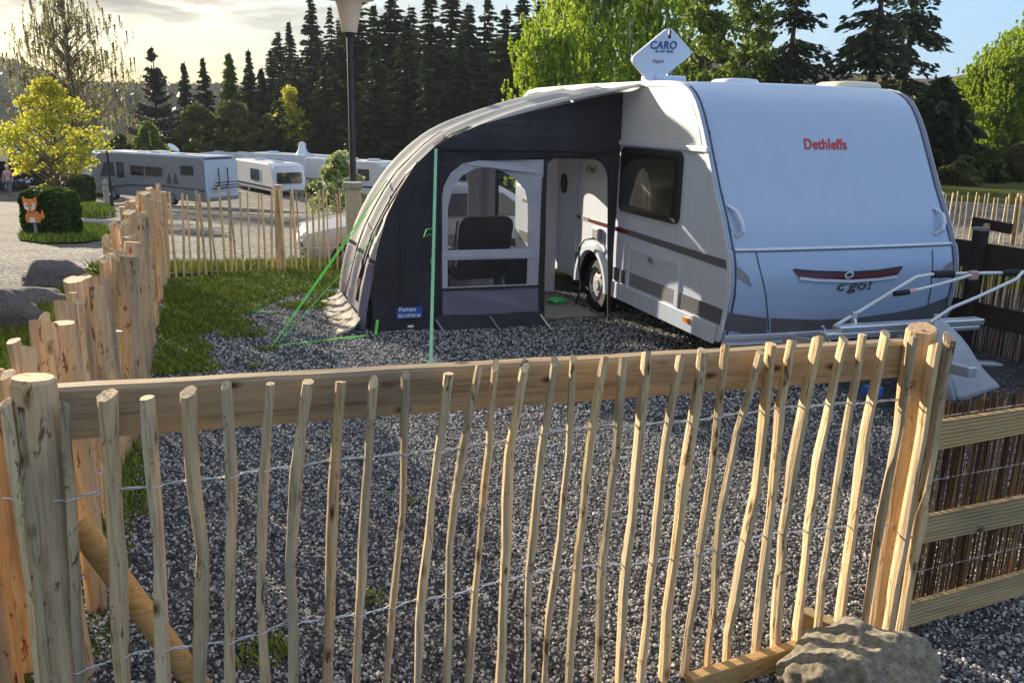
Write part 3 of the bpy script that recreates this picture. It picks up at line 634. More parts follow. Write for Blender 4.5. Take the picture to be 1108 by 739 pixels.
# back wall with an arched clear window
bw=[(-2.70,.0)]+[(x+.03,z-.02) for x,z in PR[1:]]+[(-.02,0)]
def arch(x0,x1,z0,z1,r=.35):
    P=[(x0,z0),(x1,z0)]; 
    for i in range(9): t=PI/2*i/8; P.append((x1-r+r*math.cos(t),z1-r+r*math.sin(t)))
    for i in range(9): t=PI/2+PI/2*i/8; P.append((x0+r+r*math.cos(t),z1-r+r*math.sin(t)))
    return P
h1=arch(-2.15,-1.20,.78,1.72); h2=arch(-.85,-.28,.02,1.75,.2)
bwl=MB().sheet(bw,lambda u,v,o:C(u,Y1-.04+o,v),.012,[h1,h2]).build('back_wall','light_cloth',aw)
MB().sheet(h1,lambda u,v,o:C(u,Y1-.035+o,v),.003).build('clear_pane','clear',bwl)
MB().sheet(h2,lambda u,v,o:C(u,Y1-.030+o,v),.003,[arch(-.80,-.33,.5,1.68,.18)]).build('back_door_panel','dark_fabric',bwl)
for u0,z1_ in ((-2.03,1.86),(-2.36,1.40)): MB().sheet(densify([(u0-.006,.1),(u0-.006,z1_),(u0+.006,z1_),(u0+.006,.1)]),lambda u,v,o:sw(u,v,o-.010),.008).build('seam','blacktext',aw)
MB().sheet(densify([(-1.98,1.86),(-1.98,1.872),(-.02,1.872),(-.02,1.86)]),lambda u,v,o:sw(u,v,o-.010),.008).build('seam','blacktext',aw)
MB().sheet(densify([(-1.0,1.88),(-1.0,2.24),(-.988,2.243),(-.988,1.88)]),lambda u,v,o:sw(u,v,o-.010),.008).build('seam','blacktext',aw)
# badge
bd=[(x,z) for x,z in [(-2.47,.30),(-2.04,.30),(-2.04,.405),(-2.47,.405)]]
kx0,kz0=fcx(429,345,Y0); kx1,kz1=fcx(456,331,Y0)
bg=MB().sheet([(kx0,kz0),(kx1,kz0+.01),(kx1,kz1),(kx0,kz1-.01)],lambda u,v,o:sw(u,v,-.022+o),.012).build('badge','blue',aw)
text('Kampa',.062,lambda u,v,o:sw(kx0+.02+u,kz0+.085+v,-.025-o),.003,'badge_lettering','whitetext',bg,align='LEFT',bold=.001)
text('RALLY AIR PRO 260',.050,lambda u,v,o:sw(kx0+.015+u,kz0+.018+v,-.025-o),.003,'badge_lettering','whitetext',bg,align='LEFT',bold=.0015,xs=(kx1-kx0-.03)/.47)
mx_,mz_=fcx(444,353,Y0); MB().sheet([(mx_-.03,mz_-.01),(mx_+.03,mz_-.01),(mx_+.03,mz_+.015),(mx_-.03,mz_+.015)],lambda u,v,o:sw(u,v,-.02+o),.01).build('care_label','whitetext',aw)
# pegging straps at the foot, guy straps
for u0 in (-2.02,-1.42,-.86,-.1,-.03):
    MB().bar(sw(u0,.13,-.10),sw(u0+.07,.0,-.26),.018,.006).build('peg_strap','chrome',aw)
MB().bar(sw(-2.62,.14,-.03),C(-2.66,Y0-.12,.0),.03,.006).build('peg_strap','green',aw)
tp_=C(-2.0,Y0-.03,1.88); bt_=gp(466,396)
MB().bar(tp_,bt_,.030,.004,up=(0,1,0)).build('storm_strap','palegreen',aw)
kn=tp_.lerp(bt_,.42)
MB().tube([kn+Vector((-.02,-.01,.06)),kn+Vector((-.07,-.02,.05)),kn+Vector((-.10,-.02,-.03)),kn+Vector((-.05,-.02,.0)),kn],.012,6,flat=.3).build('strap_bow','green',aw)
MB().tube([kn,kn+Vector((.01,-.02,-.12)),kn+Vector((-.03,-.03,-.26)),kn+Vector((.0,-.03,-.32))],.012,6,flat=.3).build('strap_bow','green',aw)
ge=gp(293,376); gg=gp(303,376)
a1=C(-2.33,3.2,1.50); a2=C(-2.60,Y0+.1,1.0); a3=C(-2.55,3.3,1.12)
for a,b_,w in ((a1,ge,.012),(a3,ge,.012),(a2,gp(300,372),.008)): MB().bar(a,b_,w,.004,up=(0,1,0)).build('guy_strap','green',aw)
MB().bar(ge+Vector((0,0,.012)),gp(398,363,.03),.018,.008).build('guy_strap','green',aw)
MB().bar(gp(270,337,.01),gp(300,338,.01),.014,.008).build('guy_strap','green',aw); MB().bar(gp(270,338,.01),gp(296,319,.01),.012,.008).build('guy_strap','palegreen',aw); MB().bar(gp(317,314,.012),gp(375,314,.02),.012,.008).build('guy_strap','palegreen',aw)
MB().bar(gp(275,381,.01),gp(305,387,.01),.012,.006).build('guy_strap','palegreen',aw)
# things inside the awning
mt=MB().box(C(-.55,3.05,.014),(1.0,1.3,.02),rz=YAW).build('floor_mat','mattan',None,base=C(-.55,3.05,0)); tag(mt,'brown striped floor mat inside the open awning door','mat')
mt2=MB()
for i in range(16): mt2.box(C(-.55,2.43+i*.083,.026),(.98,.03,.006),rz=YAW)
mt2.build('mat_ribs','roof_cloth',mt)
bw_=C(-.28,3.12,.026); bo=MB(); rw=[]
for r_,z_ in ((.09,0),(.115,.045),(.125,.05),(.118,.05),(.10,.02),(.001,.015)): rw.append([bw_+Vector((r_*math.cos(2*PI*i/24),r_*math.sin(2*PI*i/24),z_)) for i in range(25)])
tag(bo.grid(rw).build('dog_bowl','bowl',None,smooth=True,base=bw_),'bright green bowl on the mat beside the caravan wheel','bowl')
def chair(loc,rz,label):
    t=thing('camping_chair',label,'chair',loc,rz); F=FR[t]; Q=lambda x,y,z:F@Vector((x,y,z))
    b=MB(); rr=[[Q(-.27+.54*i/8,.05+.24*j/8*1.0,.45+.62*j/8+.0) for i in range(9)] for j in range(9)]
    b.sheet(rrect(-.30,.30,0,.74,.12),lambda u,v,o:Q(u,.06+.28*v/.74+o,.42+v),.07).build('backrest','dark_fabric',t,bevel=.02)
    MB().box(Q(0,-.2,.44),(.56,.5,.07),rz=rz+YAW*0).build('seat','dark_fabric',t,bevel=.02)
    for s in (-1,1):
        MB().tube([Q(s*.31,.30,0),Q(s*.31,-.05,.42),Q(s*.31,-.42,.02)],.014,8).build('leg','chrome',t,smooth=True)
        MB().tube([Q(s*.31,-.42,0),Q(s*.31,.0,.40),Q(s*.31,.28,1.1)],.014,8).build('leg','chrome',t,smooth=True)
        MB().box(Q(s*.31,-.12,.66),(.05,.42,.03),rz=rz).build('armrest','blacktext',t,bevel=.01)
    return t
chair(C(-1.35,2.95,0),YAW+PI,'dark padded camping chair seen through the clear awning window')
t=thing('camping_table','low folding table with metal legs inside the awning beside the chair','table',C(-1.85,3.45,0),YAW); F=FR[t]
MB().box(F@Vector((0,0,.70)),(.6,.45,.03),rz=YAW).build('table_top','midgrey',t,bevel=.006)
for sx in(-.26,.26):
    for sy in(-.18,.18): MB().bar(F@Vector((sx,sy,0)),F@Vector((sx*.9,sy,.69)),.02,.02).build('leg','chrome',t)

# ------------------------------------------------------------------ FRONT PICKET FENCE
FA=Vector((-1.46,2.50,0)); FB=Vector((1.71,3.39,0)); fu=(FB-FA).normalized(); fn=Vector((-fu.y,fu.x,0)); fang=math.atan2(fu.y,fu.x)
def fz(x,y,off=0): return onpl(x,y,FA+fn*off,fn)
ff=thing('picket_fence','rough split chestnut picket fence with wire rows across the foreground','fence',FA,fang)
def picket(pts,w,par,mtl='picket',off=0,n=7,name='picket',flat=.62,j=.19):
    P=[fz(*p,off) for p in pts]; 
    if P[-1].z>-.1:
        d=(P[-1]-P[-2]).normalized(); k=(P[-1].z+.12)/max(.2,-d.z)
        P.append(P[-1]+d*k)
    Q=[P[0]]
    for a,b_ in zip(P,P[1:]):
        m=max(1,int((b_-a).length/.14))
        for i in range(1,m+1): Q.append(a.lerp(b_,i/m)+(fu*random.uniform(-.0035,.0035)+fn*random.uniform(-.004,.004) if i<m else Vector()))
    d=(P[0]-CAM).dot(FW); r=w/2*d/CF*1.30
    Q=Q[::-1]; k=len(Q); rs=[r*(1.0+.10*math.sin(i*1.3+P[0].x*9)+random.uniform(-.085,.085))*(1.0-.04*i/k) for i in range(k)]
    MB().tube(Q,rs,n,flat=flat,jit=j,slant=random.uniform(-.022,.022)).build(name,mtl,par,smooth=False,recalc=True)
PK=[([(7,435),(25,560),(43,720)],14),([(24,441),(38,600),(50,739)],16),([(70,436),(81,622),(85,739)],14),([(115,428),(127,612),(132,739)],22),([(159,430),(170,565),(177,739)],20),
([(203,424),(209,526),(219,598),(215,739)],18),([(244,417),(250,526),(248,739)],14),([(292,415),(284,526),(281,652),(287,739)],13),([(334,413),(321,516),(314,613),(318,672),(318,739)],19),([(368,413),(360,526),(354,720)],16),
([(404,413),(395,540),(388,668),(385,739)],13),([(439,406),(436,555),(418,739)],12),([(485,404),(467,540),(454,668),(452,739)],12),([(518,397),(500,488),(486,591),(485,668),(483,739)],13),([(536,395),(529,488),(514,642),(507,739)],12),
([(567,395),(550,488),(547,591),(540,739)],15),([(600,391),(585,488),(572,616),(570,739)],12),([(620,388),(615,488),(606,580),(593,668),(589,739)],11),([(654,387),(639,473),(626,591),(615,739)],12),([(674,388),(667,488),(652,606),(647,739)],12),
([(700,381),(688,514),(675,642),(670,739)],14),([(737,385),(721,473),(711,565),(693,739)],12),([(760,379),(744,488),(729,606),(721,662),(717,739)],15),([(785,374),(775,466),(763,559),(742,715)],12),([(823,381),(798,466),(779,559),(773,653),(763,739)],12),
([(835,372),(819,528),(788,684),(785,739)],13),([(857,368),(844,435),(829,590),(813,739)],12),([(886,365),(866,466),(847,578),(838,739)],16),([(914,367),(885,497),(872,603),(860,715)],12),([(934,362),(913,485),(891,622),(885,684)],12),([(959,361),(937,466),(922,578),(909,671)],14)]
for p,w in PK: picket(p,w,ff)
for p,w in (([(987,364),(972,466),(953,559),(937,662)],12),([(1013,373),(998,470),(975,600),(962,671)],14),([(1027,364),(1000,528),(975,675)],16)): picket(p,w,ff,off=-.07)
def post(top,bot,w,off,par,m,z0=-.3,wb=None):
    a=fz(*top,off); b_=fz(*bot,off); d=(b_-a).normalized(); e=b_+d*((b_.z-z0)/-d.z); k=w/2*(a-CAM).dot(FW)/CF
    Q=[e.lerp(a,i/8)+Vector((random.uniform(-.004,.004),random.uniform(-.004,.004),0)) for i in range(9)]; Q.append(a+Vector((0,0,.012)))
    rs=[k*(1.04+.03*math.sin(i*2)) for i in range(9)]+[k*.93]
    MB().tube(Q,rs,16,jit=.04).build('post',m,par)
post((36,412),(72,739),44,.05,ff,'log'); post((997,358),(955,655),31,.05,ff,'log')
# top rail (behind pickets), half round timber
a1,a2=fz(56,421,.09),fz(56,477,.09); b1,b2=fz(985,370,.09),fz(985,407,.09)
rl=MB(); rows_=[]
for i in range(25):
    s=i/24; t_=a1.lerp(b1,s); q_=a2.lerp(b2,s); w=Vector((0,0,.0012*math.sin(i*1.7)))
    h_=t_.z-q_.z
    rows_.append([q_-fn*.005+w,t_-fn*.0-Vector((0,0,.012))+w,t_+fn*.012+w,t_+fn*.062+w,t_+fn*.078-Vector((0,0,.02))+w,q_+fn*.07+w,q_-fn*.005+w])
rl.grid(rows_); rl.f.append(tuple(range(6))); k=len(rl.v); rl.f.append(tuple(range(k-7,k-1))); rl.build('top_rail','rail',ff)
# wires: twisted strands weaving past every picket
def wire(px,extra=None):
    P=[fz(*p) for p in px]; Q=[]; L_=sum((b-a).length for a,b in zip(P,P[1:])); n=int(L_/.012)
    def at(s):
        s*=L_
        for a,b in zip(P,P[1:]):
            l=(b-a).length
            if s<=l or b is P[-1]: return a.lerp(b,min(1,s/l))
            s-=l
    for ph in (0,PI):
        T=[]
        for i in range(n+1):
            q=at(i/n); sag=.006*math.sin(i*.09)+.003*math.sin(i*.31)
            # strand goes in front (-fn) or behind the picket, twisting between
            nearest=min(abs((q-pp).dot(fu)) for pp in pkx(q.z))
            w=max(0,1-nearest/.028); side=-1 if ph==0 else 1
            T.append(q+fn*(side*(.003+.020*w))*(1 if w>0 else math.cos(i*.55))+Vector((0,0,sag+(0 if w>0 else .0028*math.sin(i*.55+ph)))))
        MB().tube(T,.0024,5).build('wire','wire',ff,smooth='all')
pl=[]
for p,w in PK:
    pl.append([fz(*q) for q in p])
def pkx(z):
    out=[]
    for L_ in pl:
        for a,b in zip(L_,L_[1:]):
            if b.z<=z<=a.z or b is L_[-1]:
                t_=(a.z-z)/max(1e-6,(a.z-b.z)); out.append(a.lerp(b,t_)); break
        else: out.append(L_[0])
    return out
wire([(2,539),(45,546),(130,530),(250,512),(360,500),(440,490),(620,465),(760,452),(870,440),(940,433),(1012,431)])
wire([(39,737),(97,723),(165,703),(243,693),(311,674),(389,667),(426,655),(508,637),(554,624),(626,614),(688,609),(775,593),(801,584),(925,566),(990,569)])
wire([(700,745),(739,729),(790,722),(850,712)])
# brace pole and low boards
ba,bb_=fz(84,566,.20),fz(222,752,.06); MB().tube([ba,bb_+(bb_-ba).normalized()*.2],.043,20).build('brace_pole','yellow_wood',ff,smooth=True)
MB().bar(gp(745,742,.05),gp(872,702,.05),.05,.09).build('base_board','yellow_wood',ff,bevel=.004)
MB().bar(gp(868,668,.09),gp(905,684,.09),.06,.09).build('base_board','deck',ff,bevel=.004)

# ------------------------------------------------------------------ LEFT PALISADE
PA=Vector((-1.64,2.72,0)); PB=Vector((-4.72,11.45,0)); pu=(PB-PA).normalized(); pn=Vector((-pu.y,pu.x,0)); PL=(PB-PA).length
pf=thing('palisade_fence','row of thick debarked split stakes running along the left side','fence',PA,math.atan2(pu.y,pu.x))
s=.22; random.seed(21); k=0; pal_tops=[]
HT=sorted((lambda w:((w-PA).dot(pu),w.z))(onpl(x,y,PA,pn)) for x,y in [(163,208),(150,213),(140,222),(130,240),(126,258),(110,292),(96,300),(86,315),(76,335),(56,342),(46,362),(28,392),(12,425)]); HT=[(-1,HT[0][1])]+HT+[(9.5,HT[-1][1])]
while s<PL+.05:
    r=random.choice([.028,.035,.045,.052,.058,.065]); 
    r*=.88 if s<2.6 else 1.05
    off=random.uniform(-.05,.05); base=PA+pu*s+pn*off; h=interp(s,HT)*(1+random.uniform(-.07,.03)); 
    if s<0: base-=pn*random.uniform(0,.12)
    lx=random.gauss(0,.035); ly=random.gauss(0,.03)
    P=[base+Vector((0,0,-.05))]
    for i in range(1,7):
        q=i/6; P.append(base+pu*lx*q*h+pn*ly*q*h+Vector((0,0,h*q))+Vector((random.uniform(-.006,.006),random.uniform(-.006,.006),0)))
    if (base-Vector((*fz(36,412,.05).xy,0))).length>.11:
        MB().tube(P,[r*(1.06-.05*i/6+random.uniform(-.05,.05)) for i in range(7)],10,flat=random.uniform(.65,.95),jit=.13,slant=random.uniform(-.03,.03)).build('stake','log',pf)
    s+=r*2*random.uniform(1.0,1.6)+.028; k+=1
for i in range(9):
    base=PA+pu*(-.35+.11*i)+pn*(.20+random.uniform(-.06,.06)); h=1.02+.03*i+random.uniform(-.04,.04); r=random.uniform(.035,.05); lx=random.gauss(0,.03)
    MB().tube([base+Vector((0,0,-.05)),base+pu*lx*.5+Vector((0,0,h*.5)),base+pu*lx+Vector((0,0,h))],[r*1.05,r,r*.95],10,flat=.8,jit=.12,slant=.02).build('stake','log',pf)
for z in (.35,.85):
    T=[PA+pu*(.25+.05*i)+pn*(.075*math.sin(i*1.1))+Vector((0,0,z+.012*math.sin(i*.8)+.03*math.sin(i*.11))) for i in range(int((PL-.3)/.05))]
    MB().tube(T,.003,5).build('wire','wire',pf,smooth='all')

# ------------------------------------------------------------------ FAR PICKET FENCES
def thinfence(name,label,a,b,z0,h,gap,w,posts,mtl='picket',rails=True,g=None,seed=3,maxn=100):
    random.seed(seed); a=Vector(a); b=Vector(b); u=(b-a).normalized(); n=Vector((-u.y,u.x,0)); L_=(b-a).length
    t=thing(name,label,'fence',a,math.atan2(u.y,u.x),g); s=.05
    while s<L_:
        p=a+u*s; zz=terr(p.x,p.y); hh=h*random.uniform(.93,1.04); ln=u*random.gauss(0,.03); r=w*random.uniform(.8,1.25)
        MB().tube([p+Vector((0,0,zz-.05)),p+ln*.5+u*random.uniform(-.012,.012)+Vector((0,0,zz+hh*.5)),p+ln+Vector((0,0,zz+hh))],[r,r*random.uniform(.9,1.1),r*.9],6,flat=.6,jit=.12,slant=.01).build('picket',mtl,t)
        s+=gap*random.uniform(.75,1.25)
    for zf in (.3,.8):
        T=[a+u*(L_*i/24)+n*.02*(-1)**i+Vector((0,0,terr((a+u*(L_*i/24)).x,(a+u*(L_*i/24)).y)+h*zf)) for i in range(25)]; MB().tube(T,.004,5).build('wire','wire',t)
    for s in posts:
        p=a+u*s+n*.07; zz=terr(p.x,p.y); MB().tube([p+Vector((0,0,zz-.1)),p+Vector((0,0,zz+h*.5)),p+Vector((0,0,zz+h*1.06))],.06,10,jit=.06).build('post','log',t)
    return t
pz=gp(178,301); pe=gp(400,288.5)
thinfence('far_picket_fence','thin picket fence across the back of the pitch beyond the grass',pz,pe,0,1.16,.088,.023,[(gp(308,297)-pz).length],'palepicket')
ra=gp(1012,254); rb=gp(1170,274)
thinfence('road_picket_fence','pale picket fence beyond the caravan beside the road on the right',ra,rb,0,.95,.11,.022,[(gp(1100,263)-ra).length],'palepicket',seed=5)
# stone pillar at the end of the far fence
pp_=gp(384,290); pr=thing('stone_pillar','short square sandstone pillar with a flat cap at the end of the far fence','pillar',pp_,.1)
MB().box(pp_+Vector((0,0,.58)),(.20,.20,1.16),rz=.1).build('shaft','stone',pr,bevel=.01); MB().box(pp_+Vector((0,0,1.20)),(.26,.26,.09),rz=.1).build('cap','stonetop',pr,bevel=.015)

# ------------------------------------------------------------------ RIGHT BOARD AND REED FENCE
Ra=Vector((1.84,3.50,0)); Rb=gp(1108,657); 
q1=gp(1020,456,.99); q2=gp(1108,443,.99); q3=gp(982,655,.125); q4=gp(1108,622,.125)
rd=((q2-q1).normalized()+(q4-q3).normalized()).normalized(); 
if True: rd=Vector((rd.x,rd.y,0)).normalized()
rn=Vector((-rd.y,rd.x,0)); RA=q3.copy(); RA.z=0
def rz_(x,y,off=0): return onpl(x,y,RA+rn*off,rn)
rf=thing('reed_fence','grooved board fence backed with brown reed matting right of the corner post','fence',RA,math.atan2(rd.y,rd.x))
for tl,bl,tr_,br in (((1020,456),(1014,487),(1108,443),(1108,469)),((1000,560),(998,588),(1108,538),(1108,566)),((982,655),(984,682),(1108,620),(1108,643))):
    A1,A2,B1,B2=[rz_(*p) for p in (tl,bl,tr_,br)]; e=(B1-A1)*1.6; e2=(B2-A2)*1.6; s0=(A1-B1)*.04; A1=A1+s0; A2=A2+(A2-B2)*.04
    b=MB(); n_=7; rows_=[]
    for u_ in range(2):
        row=[]
        for k in range(n_*4+1):
            v=k/(n_*4); gr=.006 if k%4 in(2,3) and 1<k<n_*4-1 else 0
            p=(A1+e*u_).lerp(A2+e2*u_,v); row.append(p+rn*gr)
        row+= [ (A2+e2*u_)+rn*.028,(A1+e*u_)+rn*.028,(A1+e*u_)]
        rows_.append(row)
    b.grid(rows_); k=len(rows_[0]); b.f.append(tuple(range(k-1))); b.f.append(tuple(range(k,2*k-1))); b.build('board','deck',rf)
rt0=rz_(1060,430,.06); ln=1.9; random.seed(5)
b=MB(); i=0; s=-.05
while s<ln:
    p=RA+rn*(.06+random.uniform(-.012,.012))+rd*s; t_=rt0.z+random.uniform(-.025,.02); r=random.uniform(.0026,.0052); l=random.gauss(0,.02)
    z0=random.uniform(-.02,.05)
    b.tube([p+Vector((0,0,z0)),p+rd*l*.5+Vector((0,0,t_*.5)),p+rd*l+Vector((0,0,t_))],r,4,cap=True); s+=.0062
b.build('reed_mat','reed',rf,recalc=False)
for z in (.25,.7,1.0): MB().bar(RA+rd*-.03+rn*.05+Vector((0,0,z)),RA+rd*1.9+rn*.05+Vector((0,0,z)),.003,.004).build('wire','wire',rf)
MB().tube([RA+rd*1.5+rn*.12,RA+rd*1.5+rn*.12+Vector((0,0,1.1))],.05,10).build('post','log',rf)

# ------------------------------------------------------------------ DARK PITCH DIVIDER ON THE FAR SIDE OF THE CARAVAN
D0=C(CW+.62,1.3,0); D1=D0+Vector((.93,.36,0)).normalized()*.01
da=gp(1035,395); db_=gp(1108,412); 
da=gp(1030,372); db_=gp(1125,398); du=(db_-da).normalized(); du.z=0; du.normalize(); dn=Vector((-du.y,du.x,0))
df=thing('divider_fence','dark stained board fence with reed panels behind the bike rack','fence',da,math.atan2(du.y,du.x))
def dz(x,y): return onpl(x,y,da,dn)
zt=dz(1070,262).z; zm=dz(1070,315).z
dl=3.2; da0=da-du*.7
for (z0,z1) in ((dz(1090,296).z,dz(1090,266).z),(dz(1090,357).z,dz(1090,333).z)):
    MB().sheet([(0,z0),(dl,z0),(dl,z1),(0,z1)],lambda u,v,o:da0+du*u-dn*(.03+o)+Vector((0,0,v)),.03).build('board','darkwood',df,bevel=.004)
b=MB(); s=0
while s<dl:
    p=da0+du*s+dn*random.uniform(-.012,.012); b.tube([p,p+du*random.gauss(0,.02)+Vector((0,0,dz(1090,285).z))],random.uniform(.004,.007),4); s+=.0105
b.build('reed_mat','reed',df,recalc=False)
pq=dz(1056,330); pq.z=0; MB().tube([pq-dn*.1,pq-dn*.1+Vector((0,0,dz(1056,247).z))],.075,14).build('post','darkwood',df,smooth=True)
MB().tube([pq-dn*.1+Vector((0,0,dz(1056,247).z)),pq-dn*.1+Vector((0,0,dz(1056,244).z))],.08,14).build('post_cap','midgrey',df,smooth=True)
MB().bar(dz(1066,288)-dn*.08,dz(1074,242)-dn*.08,.06,.03).build('stick','log',df)
MB().bar(dz(1054,240)-dn*.02,dz(1096,248)-dn*.02,.03,.10).build('short_board','darkwood',df)

# ------------------------------------------------------------------ GROUND
def terr_np(X,Y):
    s=np.clip((12-X)/14,0,1); s=s*s*(3-2*s); return -.083*np.minimum(35,np.maximum(0,Y-12))*s
xs=np.unique(np.concatenate([np.linspace(-400,-60,20),np.arange(-60,60.1,1.5),np.linspace(60,400,20)])); ys_=np.unique(np.concatenate([np.linspace(-60,0,6),np.arange(0,80.1,1.),np.linspace(80,600,24)]))
X,Y=np.meshgrid(xs,ys_); Z=terr_np(X,Y); V=np.stack([X,Y,Z],-1).reshape(-1,3); nx=len(xs)
I=np.arange(len(ys_)-1)[:,None]*nx+np.arange(nx-1)[None]; F=np.stack([I,I+1,I+nx+1,I+nx],-1).reshape(-1,4)
npmesh('ground',V,F,'soil',kind='structure')
def in_poly(pts,P):
    x,y=pts[:,0],pts[:,1]; ins=np.zeros(len(x),bool); k=len(P)
    for i in range(k):
        x1,y1=P[i][:2]; x2,y2=P[(i+1)%k][:2]
        c=((y1>y)!=(y2>y))&(x<(x2-x1)*(y-y1)/((y2-y1) or 1e-9)+x1); ins^=c
    return ins
def patch(name,poly,lift,m,kind='structure',step=.5):
    # flat sheet following the ground, triangulated outline subdivided
    import bmesh
    me=bpy.data.meshes.new(name); b=bmesh.new(); P=densify([(p[0],p[1]) for p in poly],step*2)
    tri=tessellate_polygon([[Vector((p[0],p[1],0)) for p in P]]); vs=[b.verts.new((p[0],p[1],0)) for p in P]
    for t in tri:
        try: b.faces.new([vs[i] for i in t])
        except ValueError: pass
    for it in range(6):
        es=[e for e in b.edges if e.calc_length()>step*2.2 and max(v.co.y for v in e.verts)>11]
        if not es: break
        bmesh.ops.subdivide_edges(b,edges=es,cuts=1); bmesh.ops.triangulate(b,faces=b.faces)
    for v in b.verts: v.co.z=terr(v.co.x,v.co.y)+lift
    bmesh.ops.recalc_face_normals(b,faces=b.faces); 
    for f in b.faces:
        if f.normal.z<0: f.normal_flip()
    b.to_mesh(me); b.free(); me.materials.append(M[m]); o=bpy.data.objects.new(name,me); COL.objects.link(o); o['kind']=kind; return o
def scatter(name,poly,dens_,prim,m,scale,tilt,seed,lift=0,keep=None,size=None,kind='stuff'):
    xs_=[p[0] for p in poly]; ys2=[p[1] for p in poly]; A=(max(xs_)-min(xs_))*(max(ys2)-min(ys2)); n=int(A*dens_)
    rg=np.random.default_rng(seed); P=np.stack([rg.uniform(min(xs_),max(xs_),n),rg.uniform(min(ys2),max(ys2),n)],-1); P=P[in_poly(P,poly)]
    if keep is not None: P=P[keep(P,rg)]
    Zz=terr_np(P[:,0],P[:,1])+lift; V=np.column_stack([P,Zz]); me=bpy.data.meshes.new(name); me.vertices.add(len(V)); me.vertices.foreach_set('co',V.astype(np.float32).ravel()); me.update()
    o=bpy.data.objects.new(name,me); COL.objects.link(o); o['kind']=kind
    ng=bpy.data.node_groups.new(name,'GeometryNodeTree'); ng.interface.new_socket('Geometry',in_out='INPUT',socket_type='NodeSocketGeometry'); ng.interface.new_socket('Geometry',in_out='OUTPUT',socket_type='NodeSocketGeometry')
    gi=ng.nodes.new('NodeGroupInput'); go=ng.nodes.new('NodeGroupOutput'); L=ng.links.new
    ip=ng.nodes.new('GeometryNodeInstanceOnPoints')
    if prim=='stone': pn_=ng.nodes.new('GeometryNodeMeshIcoSphere'); pn_.inputs['Radius'].default_value=1; pn_.inputs['Subdivisions'].default_value=1
    else:
        pn_=ng.nodes.new('GeometryNodeMeshCone'); pn_.inputs['Vertices'].default_value=3; pn_.inputs['Radius Bottom'].default_value=1; pn_.inputs['Radius Top'].default_value=0; pn_.inputs['Depth'].default_value=1
    sm=ng.nodes.new('GeometryNodeSetMaterial'); sm.inputs['Material'].default_value=M[m]; L(pn_.outputs['Mesh'],sm.inputs[0]); L(sm.outputs[0],ip.inputs['Instance']); L(gi.outputs[0],ip.inputs['Points'])
    def rv(lo,hi,sd):
        r=ng.nodes.new('FunctionNodeRandomValue'); r.data_type='FLOAT_VECTOR'; r.inputs[0].default_value=lo; r.inputs[1].default_value=hi; r.inputs['Seed'].default_value=sd; return r.outputs[0]
    e2r=ng.nodes.new('FunctionNodeEulerToRotation'); L(rv((-tilt,-tilt,0),(tilt,tilt,6.28),1),e2r.inputs[0]); L(e2r.outputs[0],ip.inputs['Rotation']); L(rv(*scale,2),ip.inputs['Scale'])
    L(ip.outputs[0],go.inputs[0]); md=o.modifiers.new('s','NODES'); md.node_group=ng; me.materials.append(M[m]); return o
# pitch gravel
pitch=[(PA.x-.35,2.0),(PA.x+.02,3.2),(PB.x+.05,PB.y),(pe.x+4,12.3),(7.5,12.0),(7.0,5.0),(4.2,3.0),(4,1.5),(-2.3,1.5)]
patch('pitch_gravel',pitch,.004,'gravelbase')
patch('foreground_gravel',[(1.9,3.4),(5.5,4.9),(7,2),(4.1,1.2),(1.9,1.45)],.008,'gravelbase')
grs=[gp(179,303),gp(400,289),gp(398,300),gp(352,316),gp(310,322),gp(296,330),gp(262,344),gp(236,356),gp(216,366),gp(232,378),gp(205,398),gp(168,408),gp(174,350)]
grs[0]=grs[0]+Vector((.03,0,0)); 
def noisefield(P,sc,ph=0):
    return np.sin(P[:,0]*sc*1.3+ph)+np.sin(P[:,1]*sc*1.7+ph*2)+np.sin((P[:,0]+P[:,1])*sc*2.9+ph*3)*.6+np.sin((P[:,0]*2.3-P[:,1]*1.9)*sc*1.9+ph)*.5
near=[(-3.4,2.4),(1.9,2.2),(3.4,3.2),(4.3,6.2),(-3.3,6.2)]
def ingravel(P,rg): return ~in_poly(P,grs)|(rg.random(len(P))<.30)
def padj(P): return (P-np.array([PA.x,PA.y]))@np.array([pn.x,pn.y])
scatter('gravel_chips',near,2700,'stone','pebble',((.004,.0035,.003),(.0145,.011,.0085)),3.1,1,.006)
scatter('gravel_chips',[(-4.3,6.2),(4.3,6.2),(4.6,8.5),(1.9,10.8),(-3,12.0),(-4.7,11.4)],1300,'stone','pebble',((.007,.006,.004),(.019,.016,.011)),3.1,2,.006,keep=lambda P,rg:ingravel(P,rg)&(padj(P)<.0)&(P[:,0]-.34*P[:,1]*-1<5.2))
scatter('gravel_chips',[(1.9,3.3),(3.6,4.0),(3.8,2.4),(1.9,2.2)],900,'stone','pebble',((.006,.005,.004),(.019,.015,.011)),3.1,9,.009)
